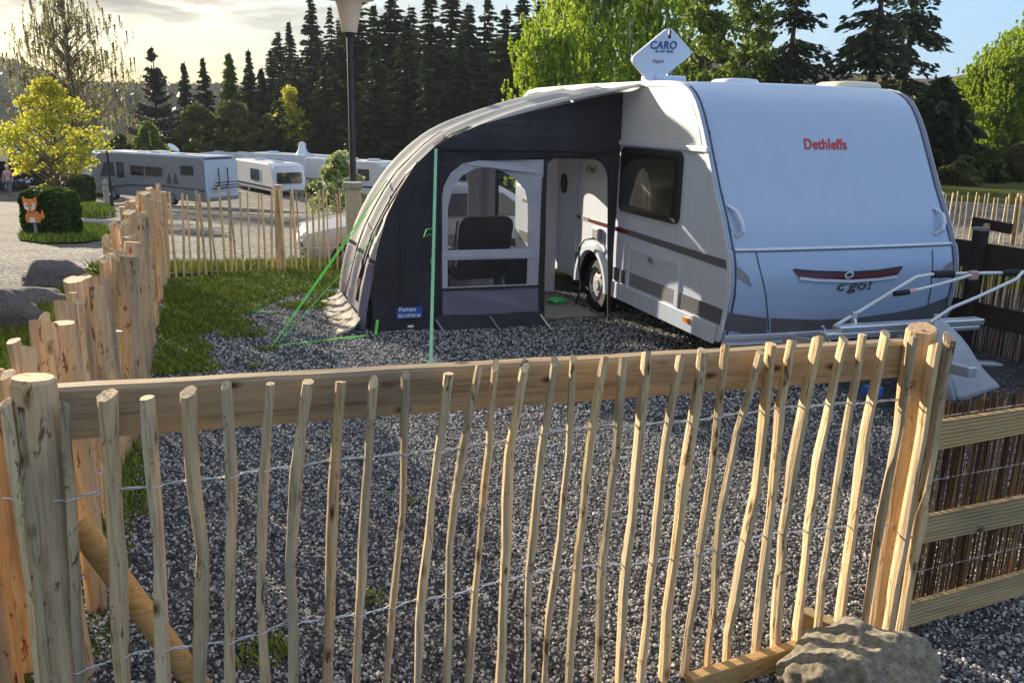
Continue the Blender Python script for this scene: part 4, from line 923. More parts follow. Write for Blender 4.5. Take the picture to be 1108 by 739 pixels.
# grass on the pitch
patch('pitch_turf',grs,.010,'grassbase',kind='stuff')['kind']='stuff'
bl=((.0035,.0035,.03),(.006,.006,.085))
scatter('pitch_grass',grs,1700,'blade','blade',((.004,.004,.02),(.008,.008,.055)),.8,3,.02)
edge=[gp(165,300),gp(400,288),gp(398,310),gp(300,345),gp(265,372),gp(240,395),gp(205,412),gp(160,420)]
scatter('pitch_grass',edge,1500,'blade','blade',((.004,.004,.03),(.008,.008,.08)),.7,4,.02,keep=lambda P,rg:(noisefield(P,2.2)>.35)&(padj(P)<0))
for k,(x,y,r_) in enumerate(((240,355,.22),(262,363,.18),(330,332,.22),(205,400,.2),(276,398,.05),(192,392,.22),(290,380,.08),(282,712,.10),(300,700,.06),(403,650,.05),(120,520,.10),(445,545,.04))):
    c=gp(x,y); scatter('weed_tuft',[(c.x+r_*1.5*math.cos(a),c.y+r_*math.sin(a)) for a in [2*PI*i/10 for i in range(10)]],2600,'blade','blade',((.003,.003,.025),(.007,.007,.075)),.9,20+k,.015)
# grass outside: along the palisade's left, verge past far fence, islands
lft=[(PA.x-.12,PA.y-1.5),(PA.x-.14,PA.y),(PB.x-.25,PB.y-.3),(-5.6,10.4),(-7.6,9.2),(-8.5,6),(-6,2.5)]
patch('verge_turf',lft,.012,'grassbase',kind='stuff'); scatter('verge_grass',[(PA.x-.3,4.4),(PB.x-.25,PB.y-.3),(-5.6,10.4),(-7.2,9.2),(-6.4,6),(-3.5,4.4)],1500,'blade','blade',((.004,.004,.04),(.008,.008,.11)),.7,5,.03)
scatter('verge_grass',[(-3.6,2.2),(PA.x-.38,2.2),(PA.x-.42,4.4),(-3.6,4.4)],2200,'blade','blade',((.004,.004,.03),(.008,.008,.08)),.7,15,.02)
far_v=[(pz.x-.6,pz.y-.1),(pe.x,pe.y+.05),(pe.x+.4,pe.y+2.2),(pz.x+.8,pz.y+1.6),(pz.x-1.4,pz.y+.6)]
patch('verge_turf',far_v,.015,'grassbase',kind='stuff'); scatter('verge_grass',far_v,900,'blade','blade',((.006,.006,.05),(.012,.012,.16)),.6,6,.04)
# gravel roads outside: one big compacted yard
yard=[(-7.6,9.0),(-5.6,10.6),(pz.x-1.4,pz.y+.8),(pz.x+.8,pz.y+1.7),(pe.x,pe.y+2.4),(2,17),(4,34),(-4,58),(-38,66),(-48,50),(-30,22),(-14,9),(-9,7)]
patch('campsite_road',yard,.02,'road',step=1.2)
patch('side_road',[(7.8,15.8),(22,13),(60,18),(60,24),(24,22.5),(9.5,27.5),(7,24)],.02,'road',step=1.5)
isl=[tg(*p) for p in [(20,262),(28,250),(60,246),(95,247),(118,250),(122,260),(90,265),(50,266)]]
patch('island_turf',[(p.x,p.y) for p in isl],.05,'grassbase',kind='stuff'); scatter('island_grass',[(p.x,p.y) for p in isl],420,'blade','blade',((.010,.010,.06),(.02,.02,.17)),.6,7,.06)
isl2=[tg(*p) for p in [(78,238),(76,228),(98,223),(122,226),(124,236),(100,239)]]
patch('island_turf',[(p.x,p.y) for p in isl2],.05,'grassbase',kind='stuff'); scatter('island_grass',[(p.x,p.y) for p in isl2],90,'blade','blade',((.02,.02,.1),(.04,.04,.28)),.6,8,.08)
# ------------------------------------------------------------------ ROCKS
from mathutils import noise as mn
def rock(name,label,c,r,m,sub=5,seed=0,amp=.22,flat=.35,rz=0,rough=.03):
    import bmesh
    b=bmesh.new(); bmesh.ops.create_icosphere(b,subdivisions=sub,radius=1); sd=Vector((seed*3.7,seed*1.9,seed))
    for v in b.verts:
        p=v.co.copy(); d=1+amp*mn.noise(p*1.1+sd)*1.6+amp*.5*mn.noise(p*2.6+sd)+rough*mn.noise(p*7+sd)*1.5+rough*.7*mn.noise(p*17+sd)
        cell=mn.cell(p*1.5+sd) if False else 0
        q=p*d; q.z=max(q.z,-flat); v.co=Matrix.Rotation(rz,3,'Z')@Vector((q.x*r[0],q.y*r[1],(q.z+flat)*r[2]))
    me=bpy.data.meshes.new(name); b.to_mesh(me); b.free(); me.materials.append(M[m]); me.polygons.foreach_set('use_smooth',[True]*len(me.polygons))
    o=bpy.data.objects.new(name,me); COL.objects.link(o); o.location=c; return tag(o,label,'rock')
rock('boulder','big pale rough boulder at the foot of the right fence post',(1.385,2.93,-.06),(.27,.24,.27),'boulder',6,23,.20,.45,.3,.032)
c=tg(60,310); rock('rock','dark rounded rock standing farthest from the viewer beside the road',(c.x,c.y,c.z-.05),(.44,.35,.30),'rock',4,5,.2,.3,.1)
c=tg(30,330); rock('rock','long flat grey rock lying between the two other rocks',(c.x-.1,c.y,c.z-.05),(.62,.35,.20),'rock',4,8,.2,.3,.2)
c=tg(8,352); rock('rock','layered grey rock at the left edge nearest the palisade',(c.x-.1,c.y,c.z-.04),(.50,.36,.32),'rock',4,12,.25,.3,-.2)
c=tg(88,242); rock('kerb_stone','pale flat kerb stones beside the trimmed bush with the fox board',(c.x,c.y,c.z),(.75,.3,.12),'stonetop',3,14,.15,.3)
# ------------------------------------------------------------------ FOLIAGE
def leaves(centers,size,rg,aspect=1.7,dirs=None,spread=1.0):
    n=len(centers); d=rg.normal(size=(n,3)) if dirs is None else dirs+rg.normal(size=(n,3))*.35*spread
    d/=np.linalg.norm(d,axis=1,keepdims=True)+1e-9; r=rg.normal(size=(n,3)); s=np.cross(d,r); s/=np.linalg.norm(s,axis=1,keepdims=True)+1e-9
    sz=size*rg.uniform(.6,1.35,size=(n,1)); a=d*sz*aspect*.5; b=s*sz*.5
    V=np.stack([centers-a,centers+b,centers+a,centers-b],1).reshape(-1,3); F=np.arange(4*n).reshape(n,4); return V,F
def spruce_data(h,r,seed,dens=1.,droop=.35,low=.06,thin=1.,card=.30,gap=0,hang=.15):
    rg=np.random.default_rng(seed); C_=[];D_=[]; limbs=[]
    z=h*low
    while z<h*.985:
        f=(z/h); R_=r*(1-f)**.95*rg.uniform(.7 if gap else .86,1.08)+.06; nb=int(rg.integers(5,8))
        if rg.random()<gap: z+=h*.03; continue
        for k in range(nb):
            az=rg.uniform(0,2*PI); L_=R_*rg.uniform(.6,1.15); m=max(3,int(L_/.16*dens)); t=np.linspace(.12,1,m)
            up=.25*(f)-.05; x=np.cos(az)*L_*t; y=np.sin(az)*L_*t; zz=z+L_*(up*t-droop*t**1.5+.12*t**4)
            if k<3: limbs.append([(x[0]*.1,y[0]*.1,z),(x[m//2],y[m//2],zz[m//2]),(x[-1]*.95,y[-1]*.95,zz[-1])])
            w=.17*(1-t*.75)*L_**.6*thin
            for q in range(3):
                o=rg.normal(size=m)*w; px=x-np.sin(az)*o; py=y+np.cos(az)*o; pz_=zz-np.abs(o)*.35-rg.uniform(0,hang,m)*(1 if q else .3)
                C_.append(np.stack([px,py,pz_],-1)); D_.append(np.tile([np.cos(az),np.sin(az),-.45],(m,1))+rg.normal(size=(m,3))*.25)
        z+=h*rg.uniform(.013,.026)*(1.15-.3*f)
    C_=np.concatenate(C_);D_=np.concatenate(D_); V,F=leaves(C_,card,rg,2.4,D_,.5); return V,F,limbs
def trunkmb(h,r0,lean=(0,0),segs=8,wob=.01,origin=Vector((0,0,0))):
    return [Vector((lean[0]*t*h+math.sin(t*5+h)*wob*h,lean[1]*t*h+math.cos(t*4+h)*wob*h,t*h-.3*(t==0)))+origin for t in [i/segs for i in range(segs+1)]],[r0*(1-.9*i/segs)+.012 for i in range(segs+1)]
def make_tree(name,label,cat,loc,V,F,leafm,barkm,h,r0,limbs,group=None,lean=(0,0),lr=.02):
    t=thing(name,label,cat,loc,0,group); b=MB(); P,Rr=trunkmb(h,r0,lean); b.tube(P,Rr,8,cap=False)
    o=Vector(loc); b.v=[tuple(Vector(v)+o) for v in b.v]
    if limbs:
        for L_ in limbs: b.tube([o+Vector(p) for p in L_],[lr*2,lr,lr*.4][:len(L_)] if len(L_)==3 else [lr*2*(1-i/len(L_))+lr*.2 for i in range(len(L_))],4,cap=False)
    b.build('trunk',barkm,t,smooth='all',recalc=False)
    npmesh('crown',V,F,leafm,t); return t
SPR=[]
for sd,(h,r,dr) in enumerate(((20,4.0,.35),(22,3.6,.45),(19,4.4,.25),(21,3.3,.4))): SPR.append((h,)+spruce_data(h,r,50+sd,1.,dr,.04,1.15,.25))
def deg_label(x):
    return x
forest=[(292,52,66),(312,22,70),(336,-6,74),(356,6,66),(385,-16,64),(404,4,76),(424,-14,62),(446,6,72),(466,-6,64),(488,-20,68),(508,4,58),(528,-12,66),(548,6,60),(566,-12,68),(586,0,60),(606,-14,66),(622,14,56),(440,18,56),(372,28,72),(320,60,60),(348,62,56),(300,90,56),(405,50,54),(500,40,54),(560,44,52),(460,52,52)]
forest+=[(300+13.5*i,34+26*((i*7)%5)/4-14*((i*3)%2),80+3*((i*5)%4)) for i in range(25)]
def reg(x,Yd): return ('front' if Yd<79 else 'back')+' row '+('left of the lamp' if x<378 else 'above the awning arch' if x<470 else 'above the awning window' if x<550 else 'beside the bright birches')
ORD={}; _w='first second third fourth fifth sixth seventh eighth ninth tenth eleventh twelfth thirteenth fourteenth'.split()
for g_ in set(reg(f[0],f[2]) for f in forest):
    for n_,i_ in enumerate(sorted((i for i,f in enumerate(forest) if reg(f[0],f[2])==g_),key=lambda i:forest[i][0])): ORD[i_]=(g_,_w[n_])
refs=[]
forest=[(a_,b_,c_+13) for a_,b_,c_ in forest]
names=['straight crowned','slim','broad skirted','ragged topped']
protos={}
for i,(x,ty,Yd) in enumerate(forest):
    k=(i*3)%4; h0,V,F,lb=SPR[k]; top=atY(x,ty,Yd); z0=terr(top.x,Yd); h=top.z-z0; loc=(top.x,Yd,z0)
    lab='dark %s spruce, %s from the left in the %s'%(names[k],ORD[i][1],ORD[i][0])
    if k not in protos:
        sc=h/h0; t=make_tree('spruce_tree',lab,'tree',loc,V,F,'spruce','bark',h0,.22,lb[::3],'spruces of the dark forest wall'); protos[k]=t; t.scale=(sc,sc,sc)
    else:
        sc=h/h0; t=copy_thing(protos[k],loc,i*1.3,(sc*(1.45+.12*(i%5)),sc*(1.45+.12*(i%5)),sc),lab,'spruces of the dark forest wall')
# single thin spruces at the left, seen against the sky
def lone(x,ty,Yd,r,seed,label,m='spruce',dens=.8,thin=.55,card=.22,gap=.1,droop=.1,hang=.15,by=None,cat='tree',nm='spruce_tree',w0=.16):
    top=atY(x,ty,Yd); z0=terr(top.x,Yd); h=top.z-z0; V,F,lb=spruce_data(h,r,seed,dens,droop,.10,thin,card,gap,hang)
    return make_tree(nm,label,cat,(top.x,Yd,z0),V,F,m,'bark',h,w0,lb,lr=.025)
lone(163,50,74,3.0,70,'bare looking open spruce standing alone behind the silver motorhome','spruce_thin',1.3,.5,.15,.18,-.12)
lone(198,66,86,1.8,71,'slender dark spruce next to the right of the bare looking open spruce',dens=1.9,thin=.6,card=.15,droop=.3,gap=0)
lone(219,62,84,2.1,72,'slender dark spruce between its thinner twin and the pale green larch',dens=1.9,thin=.6,card=.15,droop=.3,gap=0)
lone(247,57,80,2.0,73,'pale green larch rising between the dark spruces','birchleaf2',1.0,.8,.24,.0,.1,nm='larch_tree')
lone(268,52,80,2.0,74,'dark narrow spruce immediately right of the pale green larch',dens=1.9,thin=.6,card=.15,droop=.3,gap=0)
lone(282,72,78,1.9,75,'shorter dark spruce at the left foot of the forest wall',dens=1.9,thin=.6,card=.15,droop=.3,gap=0)
def crown_pts(n,blobs,rg,shell=.55):
    out=[]
    tot=sum(b[3]*b[4]*b[5] for b in blobs)
    for (x,y,z,a,b_,c_) in blobs:
        k=int(n*a*b_*c_/tot)+20; d=rg.normal(size=(k,3)); d/=np.linalg.norm(d,axis=1,keepdims=True); rr=rg.uniform(0,1,(k,1))**shell*(1+.18*np.sin(d[:,:1]*9+x)*np.sin(d[:,1:2]*8+y))
        out.append(d*rr*np.array([a,b_,c_])+np.array([x,y,z]))
    return np.concatenate(out)
def broad(name,label,loc,h,rx,seed,leafm,barkm='twig',n=9000,size=.14,trunkh=.3,clumps=60,csize=.16,shape='oval',droop=0,limbn=26,group=None,r0=.12,cat='tree',lr=.025,narrow=1.,trunks=1):
    rg=np.random.default_rng(seed); loc=Vector(loc); limbs=[]; pts=[]; dirs=[]
    per=max(6,int(n/clumps))
    for k in range(clumps):
        zf=rg.uniform(trunkh,1.0); 
        prof=math.sin(PI*min(1,max(0,(zf-trunkh*.6)/(1.02-trunkh*.6)))**.8) if shape=='oval' else (1-zf)**.7+.1
        R_=rx*prof*rg.uniform(.35,1.05); az=rg.uniform(0,2*PI); ex=np.array([math.cos(az)*R_,math.sin(az)*R_,zf*h])
        z0=max(trunkh*h*.5,zf*h-R_*rg.uniform(.5,1.1)); mid=np.array([math.cos(az+.2)*R_*.5,math.sin(az+.2)*R_*.5,(z0+ex[2])/2+.06*h*rg.uniform(0,.6)])
        if k<limbn: limbs.append([(0,0,z0),tuple(mid),tuple(ex)])
        if droop:
            ns=per//14+1
            for s in range(ns):
                o=ex+rg.normal(size=3)*csize*h*np.array([1,1,.6]); t_=np.linspace(0,1,14)[:,None]; L_=droop*h*rg.uniform(.4,1.2)
                pts.append(o+np.concatenate([rg.normal()*t_*.12*L_+rg.normal(size=(14,1))*.02,rg.normal()*t_*.12*L_+rg.normal(size=(14,1))*.02,-t_*L_],1)); 
                if s%3==0 and k<limbn: limbs.append([tuple(o),tuple(o+np.array([0,0,-L_*.5])),tuple(o+np.array([.02,0,-L_]))])
        else:
            c=rg.normal(size=(per,3)); c/=np.linalg.norm(c,axis=1,keepdims=True)+1e-9; c*=rg.uniform(.1,1,(per,1))**.5; c*=csize*h*rg.uniform(.5,1.15)*np.array([1,1,.72]); pts.append(ex+c)
    P_=np.concatenate(pts); V,F=leaves(P_,size,rg,1.5)
    t=make_tree(name,label,cat,loc,V,F,leafm,barkm,h*.93,r0,limbs,group,(rg.uniform(-.02,.02),0),lr); 
    return t
def at(x,ty,Yd):
    top=atY(x,ty,Yd); z0=terr(top.x,Yd); return (top.x,Yd,z0),top.z-z0
def W(px,Yd): return px*Yd/CF
# left group
l,h=at(66,-14,46); broad('weeping_birch','tall bare weeping birch with fine hanging twigs against the yellow sky',l,h,W(62,46),80,'weepleaf','twig',n=11000,size=.075,trunkh=.40,clumps=150,csize=.05,droop=.075,limbn=150,r0=.17,lr=.022)
l,h=at(50,88,30); broad('young_tree','small tree with bright yellow green spring leaves by the left road',l,h,W(58,30),81,'limeleaf','twig',n=5600,size=.082,trunkh=.34,clumps=170,csize=.085,limbn=110,r0=.10,lr=.014)
l,h=at(312,98,70); broad('young_birch','slim yellow green birch in front of the dark forest above the white caravans',l,h,W(21,66),82,'limeleaf','twig',n=3000,size=.16,trunkh=.2,clumps=80,csize=.09,limbn=50,r0=.06,lr=.015)
for x,ty,rx,Yd,lb,m in ((212,118,30,74,'rounded dull green bushy tree left of the larger one behind the motorhome','oliveleaf'),(252,112,38,74,'widest rounded dull green tree behind the white caravans','oliveleaf'),(290,128,26,72,'low dull green bush tree at the right end behind the white caravans','oliveleaf'),(160,136,14,66,'small yellow green bush just above the rear of the motorhome roof','birchleaf2'),(128,148,14,66,'small dull bush between the lamp and the motorhome','oliveleaf')):
    l,h=at(x,ty,Yd); broad('bushy_tree',lb,l,h,W(rx,Yd),int(90+x),m,'twig',n=7000,size=.22,trunkh=.02,clumps=70,csize=.14,limbn=12,r0=.08)
# bright birches behind the caravan
B=[(598,34,22,32,'bright green birch whose low boughs hang left over the awning roof'),(648,-34,46,34,'tallest bright green birch directly left of the white antenna'),(700,-30,42,36,'bright green birch directly behind the white antenna'),(612,-10,30,40,'pale green birch behind the low boughs over the awning')]
for x,ty,rx,Yd,lb in B:
    l,h=at(x,ty,Yd); broad('birch_tree',lb,l,h,W(rx,Yd),int(200+x),'birchleaf','birchbark',n=27000,size=.095,trunkh=.12,clumps=170,csize=.07,droop=.055,limbn=40,r0=.14)
B=[(765,-30,44,40,'mid green tree with sky gaps just right of the antenna'),(815,-20,40,42,'mid green tree with sky gaps above the left roof dome'),(745,-45,30,48,'taller darker tree rising behind the trees right of the antenna')]
for x,ty,rx,Yd,lb in B:
    l,h=at(x,ty,Yd); broad('broadleaf_tree',lb,l,h,W(rx,Yd),int(300+x),'birchleaf2','bark',n=7500,size=.16,trunkh=.12,clumps=90,csize=.07,limbn=60,r0=.16)
lone(868,-70,42,3.6,400,'tall open spruce with drooping boughs left of the gap in the trees','spruce',1.5,.95,.15,.34,.45,.55,w0=.2)
lone(966,-120,40,3.4,401,'tall open dark spruce, left one of the pair above the right roof edge','spruce',1.5,.95,.15,.34,.45,.55,w0=.22)
lone(1002,-110,43,3.4,402,'tall open dark spruce, right one of the pair above the right roof edge','spruce',1.5,.95,.15,.34,.45,.55,w0=.22)
lone(1022,84,38,3.0,403,'low full dark spruce under the tall pair at the caravan roof corner','spruce',1,.9,.28,.0,.3)
B=[(1046,88,15,46,'small fresh green birch next to the dark spruce at right'),(1064,66,15,44,'fresh green birch leftmost of the tall right birch stand'),(1078,50,15,47,'fresh green birch second from left in the right birch stand'),(1092,58,15,42,'fresh green birch in the right stand just inside the frame edge'),(1106,34,18,44,'tallest fresh green birch at the right frame edge'),(1128,20,22,42,'fresh green birch crown cut by the right frame edge'),(1150,30,24,48,'fresh green birch beyond the right frame edge')]
for x,ty,rx,Yd,lb in B:
    l,h=at(x,ty,Yd); broad('birch_tree',lb,l,h,W(rx,Yd),int(500+x),'birchleaf','birchbark',n=12000,size=.095,trunkh=.22,clumps=140,csize=.06,droop=.05,limbn=30,r0=.09)
random.seed(9)
for i,(x,ty,rx,Yd,d_) in enumerate(((1030,120,26,46,'behind, closest to the caravan roof corner'),(1075,116,26,50,'behind, under the birch trunks and tall'),(1040,178,22,34,'touching the caravan edge'),(1072,166,22,36,'in the middle of the gap'),(1104,160,24,37,'at the right frame edge'),(1056,140,20,44,'behind, under the birch trunks'),(1092,128,24,45,'behind at the right, under the tallest birch'),(890,102,34,52,'low in the gap above the right roof dome'),(940,92,26,50,'showing low left of the spruce pair'))):
    l,h=at(x,ty,Yd); broad('undergrowth_bush','dark undergrowth bush beyond the right road, '+d_,l,h,W(rx,Yd),600+i,'hedge' if i%2 else 'oliveleaf','twig',n=5000,size=.17,trunkh=.0,clumps=60,csize=.22,limbn=6,r0=.05,group='undergrowth beyond the right road',cat='bush')
# shrub behind the pillar
l,h=at(366,170,20); broad('flowering_shrub','loose shrub with pale new leaves behind the stone pillar',l,h,W(34,20),700,'whiteblossom','twig',n=4200,size=.075,trunkh=.05,clumps=70,csize=.11,limbn=60,r0=.03,cat='shrub',lr=.008)
for x,ty,rx,Yd,lb in ((340,196,12,44,'small shrub beside the parked white caravans seen over the far fence'),):
    l,h=at(x,ty,Yd); broad('shrub',lb,l,h,W(rx,Yd),701,'oliveleaf','twig',n=1500,size=.12,trunkh=.05,clumps=30,csize=.15,limbn=20,r0=.03,cat='shrub',lr=.01)
def hedge(label,x,yb,yt,wpx,dpt,seed,n=9000):
    g=tg(x,yb); h=atY(x,yt,g.y).z-g.z; w=wpx*g.y/CF; rg=np.random.default_rng(seed)
    u=rg.uniform(-1,1,(n,3)); ax=rg.integers(0,3,n); sg=np.sign(rg.uniform(-1,1,n)); u[np.arange(n),ax]=sg*rg.uniform(.82,1.05,n)
    nrm=np.linalg.norm(u,ord=5,axis=1,keepdims=True); u=u/np.maximum(1,nrm)*rg.uniform(.93,1.05,(n,1)); u+=.05*np.sin(u[:,[1,2,0]]*7)
    P_=u*np.array([w/2,dpt/2,h/2])+np.array([0,0,h/2]); V,F=leaves(P_,.035*g.y/12,rg,1.4)
    t=thing('hedge',label,'hedge',(g.x,g.y+dpt/2,g.z)); npmesh('foliage',V,F,'hedge',t)
    b=MB().ell((g.x,g.y+dpt/2,g.z+h*.5),(w*.42,dpt*.40,h*.46),16,10); b.build('inner_branches','twig',t); return t,g,h
hg,hgp,hh=hedge('clipped cube shaped bush with the wooden fox board in front of it',46,260,208,50,.9,1,12000)
hedge('dark clipped box hedge right of the yellow leaved tree',80,222,192,20,1.6,2,4000)
hedge('narrow clipped hedge just left of the silver motorhome front',103,214,196,13,1.6,3,3000)
l,h=at(18,180,44); broad('shrub','small yellow green shrub left of the young tree beyond the walker',(l[0]+1.8,l[1],l[2]),1.2,.9,710,'limeleaf','twig',n=900,size=.12,trunkh=.02,clumps=20,csize=.2,limbn=8,r0=.03,cat='shrub')
# fox board in front of the bush (generic painted fox cut-out)
fp=hgp+Vector((.02,-.25,0)); fb=thing('fox_board','small orange and white painted wooden fox on a post in front of the clipped bush','sign',fp); px1=hgp.y/CF
def fq(u,v,o,d=0): return fp+Vector((u,-d-o,v))
MB().box(fp+Vector((0,0,.22)),(.05,.03,.44)).build('post','stonetop',fb); MB().box(fp+Vector((.03,-.06,.03)),(.34,.25,.06)).build('foot','stonetop',fb)
MB().sheet([(-.14,.40),(.14,.40),(.17,.52),(.10,.62),(-.10,.62),(-.15,.52)],lambda u,v,o:fq(u,v,o,.03),.02).build('body','foxo',fb)
MB().sheet([(-.08,.62),(-.15,.74),(-.16,.92),(-.08,.86),(.04,.86),(.12,.92),(.12,.74),(.04,.60)],lambda u,v,o:fq(u,v,o,.055),.02).build('head','foxo',fb)
MB().sheet([(-.07,.40),(.06,.40),(.04,.50),(-.05,.50)],lambda u,v,o:fq(u,v,o,.056),.006).build('belly','foxw',fb)
MB().sheet([(.15,.45),(.24,.50),(.20,.66),(.16,.56)],lambda u,v,o:fq(u,v,o,.03),.02).build('tail','foxo',fb)
for sx in (-1,1):
    MB().sheet([(-.02+sx*.02,.63),(-.02+sx*.11,.68),(-.02+sx*.10,.80),(-.02+sx*.04,.78)],lambda u,v,o:fq(u,v,o,.08),.006).build('cheek','foxw',fb)
    MB().sheet([(-.02+sx*.05+.014*math.cos(a),.745+.016*math.sin(a)) for a in [i*PI/4 for i in range(8)]],lambda u,v,o:fq(u,v,o,.09),.006).build('eye','foxd',fb)
MB().sheet([(-.04,.63),(.0,.63),(-.02,.60)],lambda u,v,o:fq(u,v,o,.09),.008).build('nose','foxd',fb)
MB().sheet([(-.13,.385),(.13,.385),(.13,.40),(-.13,.40)],lambda u,v,o:fq(u,v,o,.03),.03).build('ledge','foxd',fb)
# ------------------------------------------------------------------ LAMPS
def lamp(label,base,h,s):
    t=thing('street_lamp',label,'street lamp',base); b=Vector(base)
    MB().tube([b,b+Vector((0,0,.7)),b+Vector((0,0,.72)),b+Vector((0,0,h-.62*s))],[.075*s,.07*s,.05*s,.045*s],14).build('pole','blackmetal',t,smooth=True)
    hd_=MB().tube([b+Vector((0,0,h-.62*s)),b+Vector((0,0,h-.56*s))],[.06*s,.115*s],16).build('collar','blackmetal',t,smooth=True)
    MB().tube([b+Vector((0,0,h-.565*s)),b+Vector((0,0,h-.10*s))],[.105*s,.20*s],20).build('lamp_shade','lampglass',t,smooth=True)
    MB().tube([b+Vector((0,0,h-.11*s)),b+Vector((0,0,h-.08*s)),b+Vector((0,0,h))],[.36*s,.35*s,.10*s],24).build('cap','lamptop',t,smooth=True); return t
lb_=Vector((atY(381,150,13.2).x,13.2,0)); lb_.z=terr(lb_.x,13.2); zt_=atY(377,39,13.2).z
lamp('tall black street lamp with an opal shade standing behind the stone pillar',lb_,zt_-lb_.z+.60,1.)
g=tg(122,229); zt_=atY(119,141,g.y).z; lamp('shorter black street lamp in front of the silver motorhome',g,zt_-g.z,.95)
g=tg(116.5,226); bo=thing('carved_post','pale carved wooden figure post beside the far street lamp','post',g)
MB().tube([g,g+Vector((0,0,.5)),g+Vector((0,0,.9)),g+Vector((0,0,1.0))],[.13,.12,.13,.08],10,jit=.06).build('shaft','stonetop',bo); MB().ell(g+Vector((0,0,1.14)),(.13,.13,.17)).build('head','stonetop',bo,smooth=True)
# ------------------------------------------------------------------ PARKED LEISURE VEHICLES
def rv(name,label,cat,p0,p1,wd,h,prof,m,group='parked caravans and motorhomes beyond the far fence',zoff=.35):
    # p0 rear/near corner, p1 the other end of the visible side (ground points); body runs p0->p1, width goes away to the right-behind
    p0=Vector(p0);p1=Vector(p1); u=(p1-p0); u.z=0; L_=u.length; u.normalize(); w=Vector((-u.y,u.x,0)); 
    if w.y<0: w=-w
    t=thing(name,label,cat,p0,math.atan2(u.y,u.x),group); Q=lambda a,b_,c_:p0+u*a+w*b_+Vector((0,0,c_))
    P=[(a*L_,b_*h) for a,b_ in prof]
    MB().sheet(P,lambda x,z,o:Q(x,o,z),wd).build('body',m,t,bevel=.06); return t,Q,L_
box_=[(0.01,.13),(0,.9),(.03,.985),(.08,1),(.92,1),(.97,.985),(1,.9),(.99,.13)]
mhp=[(0,.12),(0,.93),(.02,.985),(.5,1.0),(.88,.995),(.935,.93),(.985,.55),(1,.42),(1,.13)]
A_=tg(223,231); A_=Vector((A_.x,A_.y,A_.z)); dist=43.; a0=atY(223,229,dist); a0.z=terr(a0.x,a0.y); b0=atY(101,222,dist+3.6); b0.z=a0.z
hM=atY(223,171,dist).z-a0.z
t,Q,L_=rv('motorhome','silver integrated motorhome with a dark side window band and a rear bicycle rack','motorhome',a0,b0,2.3,hM,mhp,'silver')
def vs(nm,m,poly,par,Q,d=-.004,th=.02): return MB().sheet(poly,lambda x,z,o:Q(x,d-o,z),th).build(nm,m,par)
def SCX(px,p0,p1): # photo x -> distance along side
    u=(p1-p0); u.z=0; n=Vector((u.y,-u.x,0)).normalized(); q=onpl(px,200,p0,n); return (q-p0).dot(u.normalized())
sx=lambda px:SCX(px,a0,b0); H=hM
wb=vs('window_band','midgrey',[(sx(180),H*.80),(sx(137),H*.80),(sx(137),H*.52),(sx(177),H*.55)],t,Q)
vs('window','glass',[(sx(157),H*.76),(sx(143),H*.76),(sx(143),H*.57),(sx(157),H*.57)],wb,Q,-.03); vs('window','glass',[(sx(177),H*.75),(sx(159),H*.76),(sx(159),H*.57),(sx(176),H*.58)],wb,Q,-.03)
vs('window','blacktext',rrect(sx(210),sx(197),H*.64,H*.82,.08),t,Q,-.004,.04)
vs('cab_window','glassgrey',[(sx(125),H*.80),(sx(115),H*.80),(sx(110),H*.5),(sx(125),H*.52)],t,Q); vs('door_window','glassgrey',[(sx(135.5),H*.82),(sx(128),H*.82),(sx(128),H*.5),(sx(135.5),H*.5)],t,Q)
for px in (183.5,190.5): vs('emblem','dkgrey',[(sx(px+2.5),H*.44),(sx(px-2.5),H*.44),(sx(px-2),H*.55),(sx(px),H*.67),(sx(px+2),H*.55)],t,Q,-.004,.01)
vs('side_stripe','dkgrey',[(sx(222),H*.36),(sx(180),H*.40),(sx(140),H*.37),(sx(112),H*.26),(sx(112),H*.23),(sx(140),H*.34),(sx(180),H*.37),(sx(222),H*.33)],t,Q,-.004,.01)
text('ARTO',.20,lambda u,v,o:Q(sx(209)-u*-0-(u),-.006-o,H*.88+v),.01,'lettering','dkgrey',t) if False else None
for px in (184,121): 
    w_=wheel(Q(sx(px),.10,.34),-(Q(0,1,0)-Q(0,0,0)),.34,.2,t,'wheel')
MB().sheet(rrect(.02,L_*.97,H*.99,H*1.02,.02),lambda x,z,o:Q(x,.2+o,z),1.9).build('roof_rail','white',t)
for fx,fz_ in ((.35,.10),(.5,.16),(.62,.10),(.22,.08)): MB().box(Q(L_*fx,1.1,H+fz_/2),(.7,.7,fz_),rz=math.atan2((b0-a0).y,(b0-a0).x)).build('roof_hatch','offwhite',t,bevel=.03)
ds=MB(); ds.grid([[Q(L_*.38+.30*r_*math.cos(a),1.1-.25*r_*math.sin(a),H+.35+.2*r_*math.cos(a)) for a in [2*PI*i/16 for i in range(17)]] for r_ in (.001,.5,1)]); ds.build('satellite_dish','offwhite',t); MB().bar(Q(L_*.38,1.1,H),Q(L_*.38,1.1,H+.35),.05,.05).build('dish_mast','offwhite',t)
# rear face panel (lighter) with bike rack: rear plane is x=0
def rs(nm,m,poly,par,Q,d=-.004,th=.02): return MB().sheet(poly,lambda b_,z,o:Q(d-o,b_,z),th).build(nm,m,par)
rs('rear_panel','white',rrect(.06,2.24,.5,H*.95,.1),t,Q); 
br=MB()
for bq in (.85,1.45): br.tube([Q(-.05,bq,1.0),Q(-.16,bq,1.2),Q(-.16,bq,H*.74),Q(-.05,bq+.1,H*.78)],.03,6)
for k,zq in enumerate((.95,1.1,1.25)): br.bar(Q(-.2-.1*k,.35,zq),Q(-.2-.1*k,2.0,zq),.08,.04)
br.build('bicycle_rack','blacktext',t); rs('plate','whitetext',rrect(.9,1.3,.6,.72,.02),t,Q,-.03)
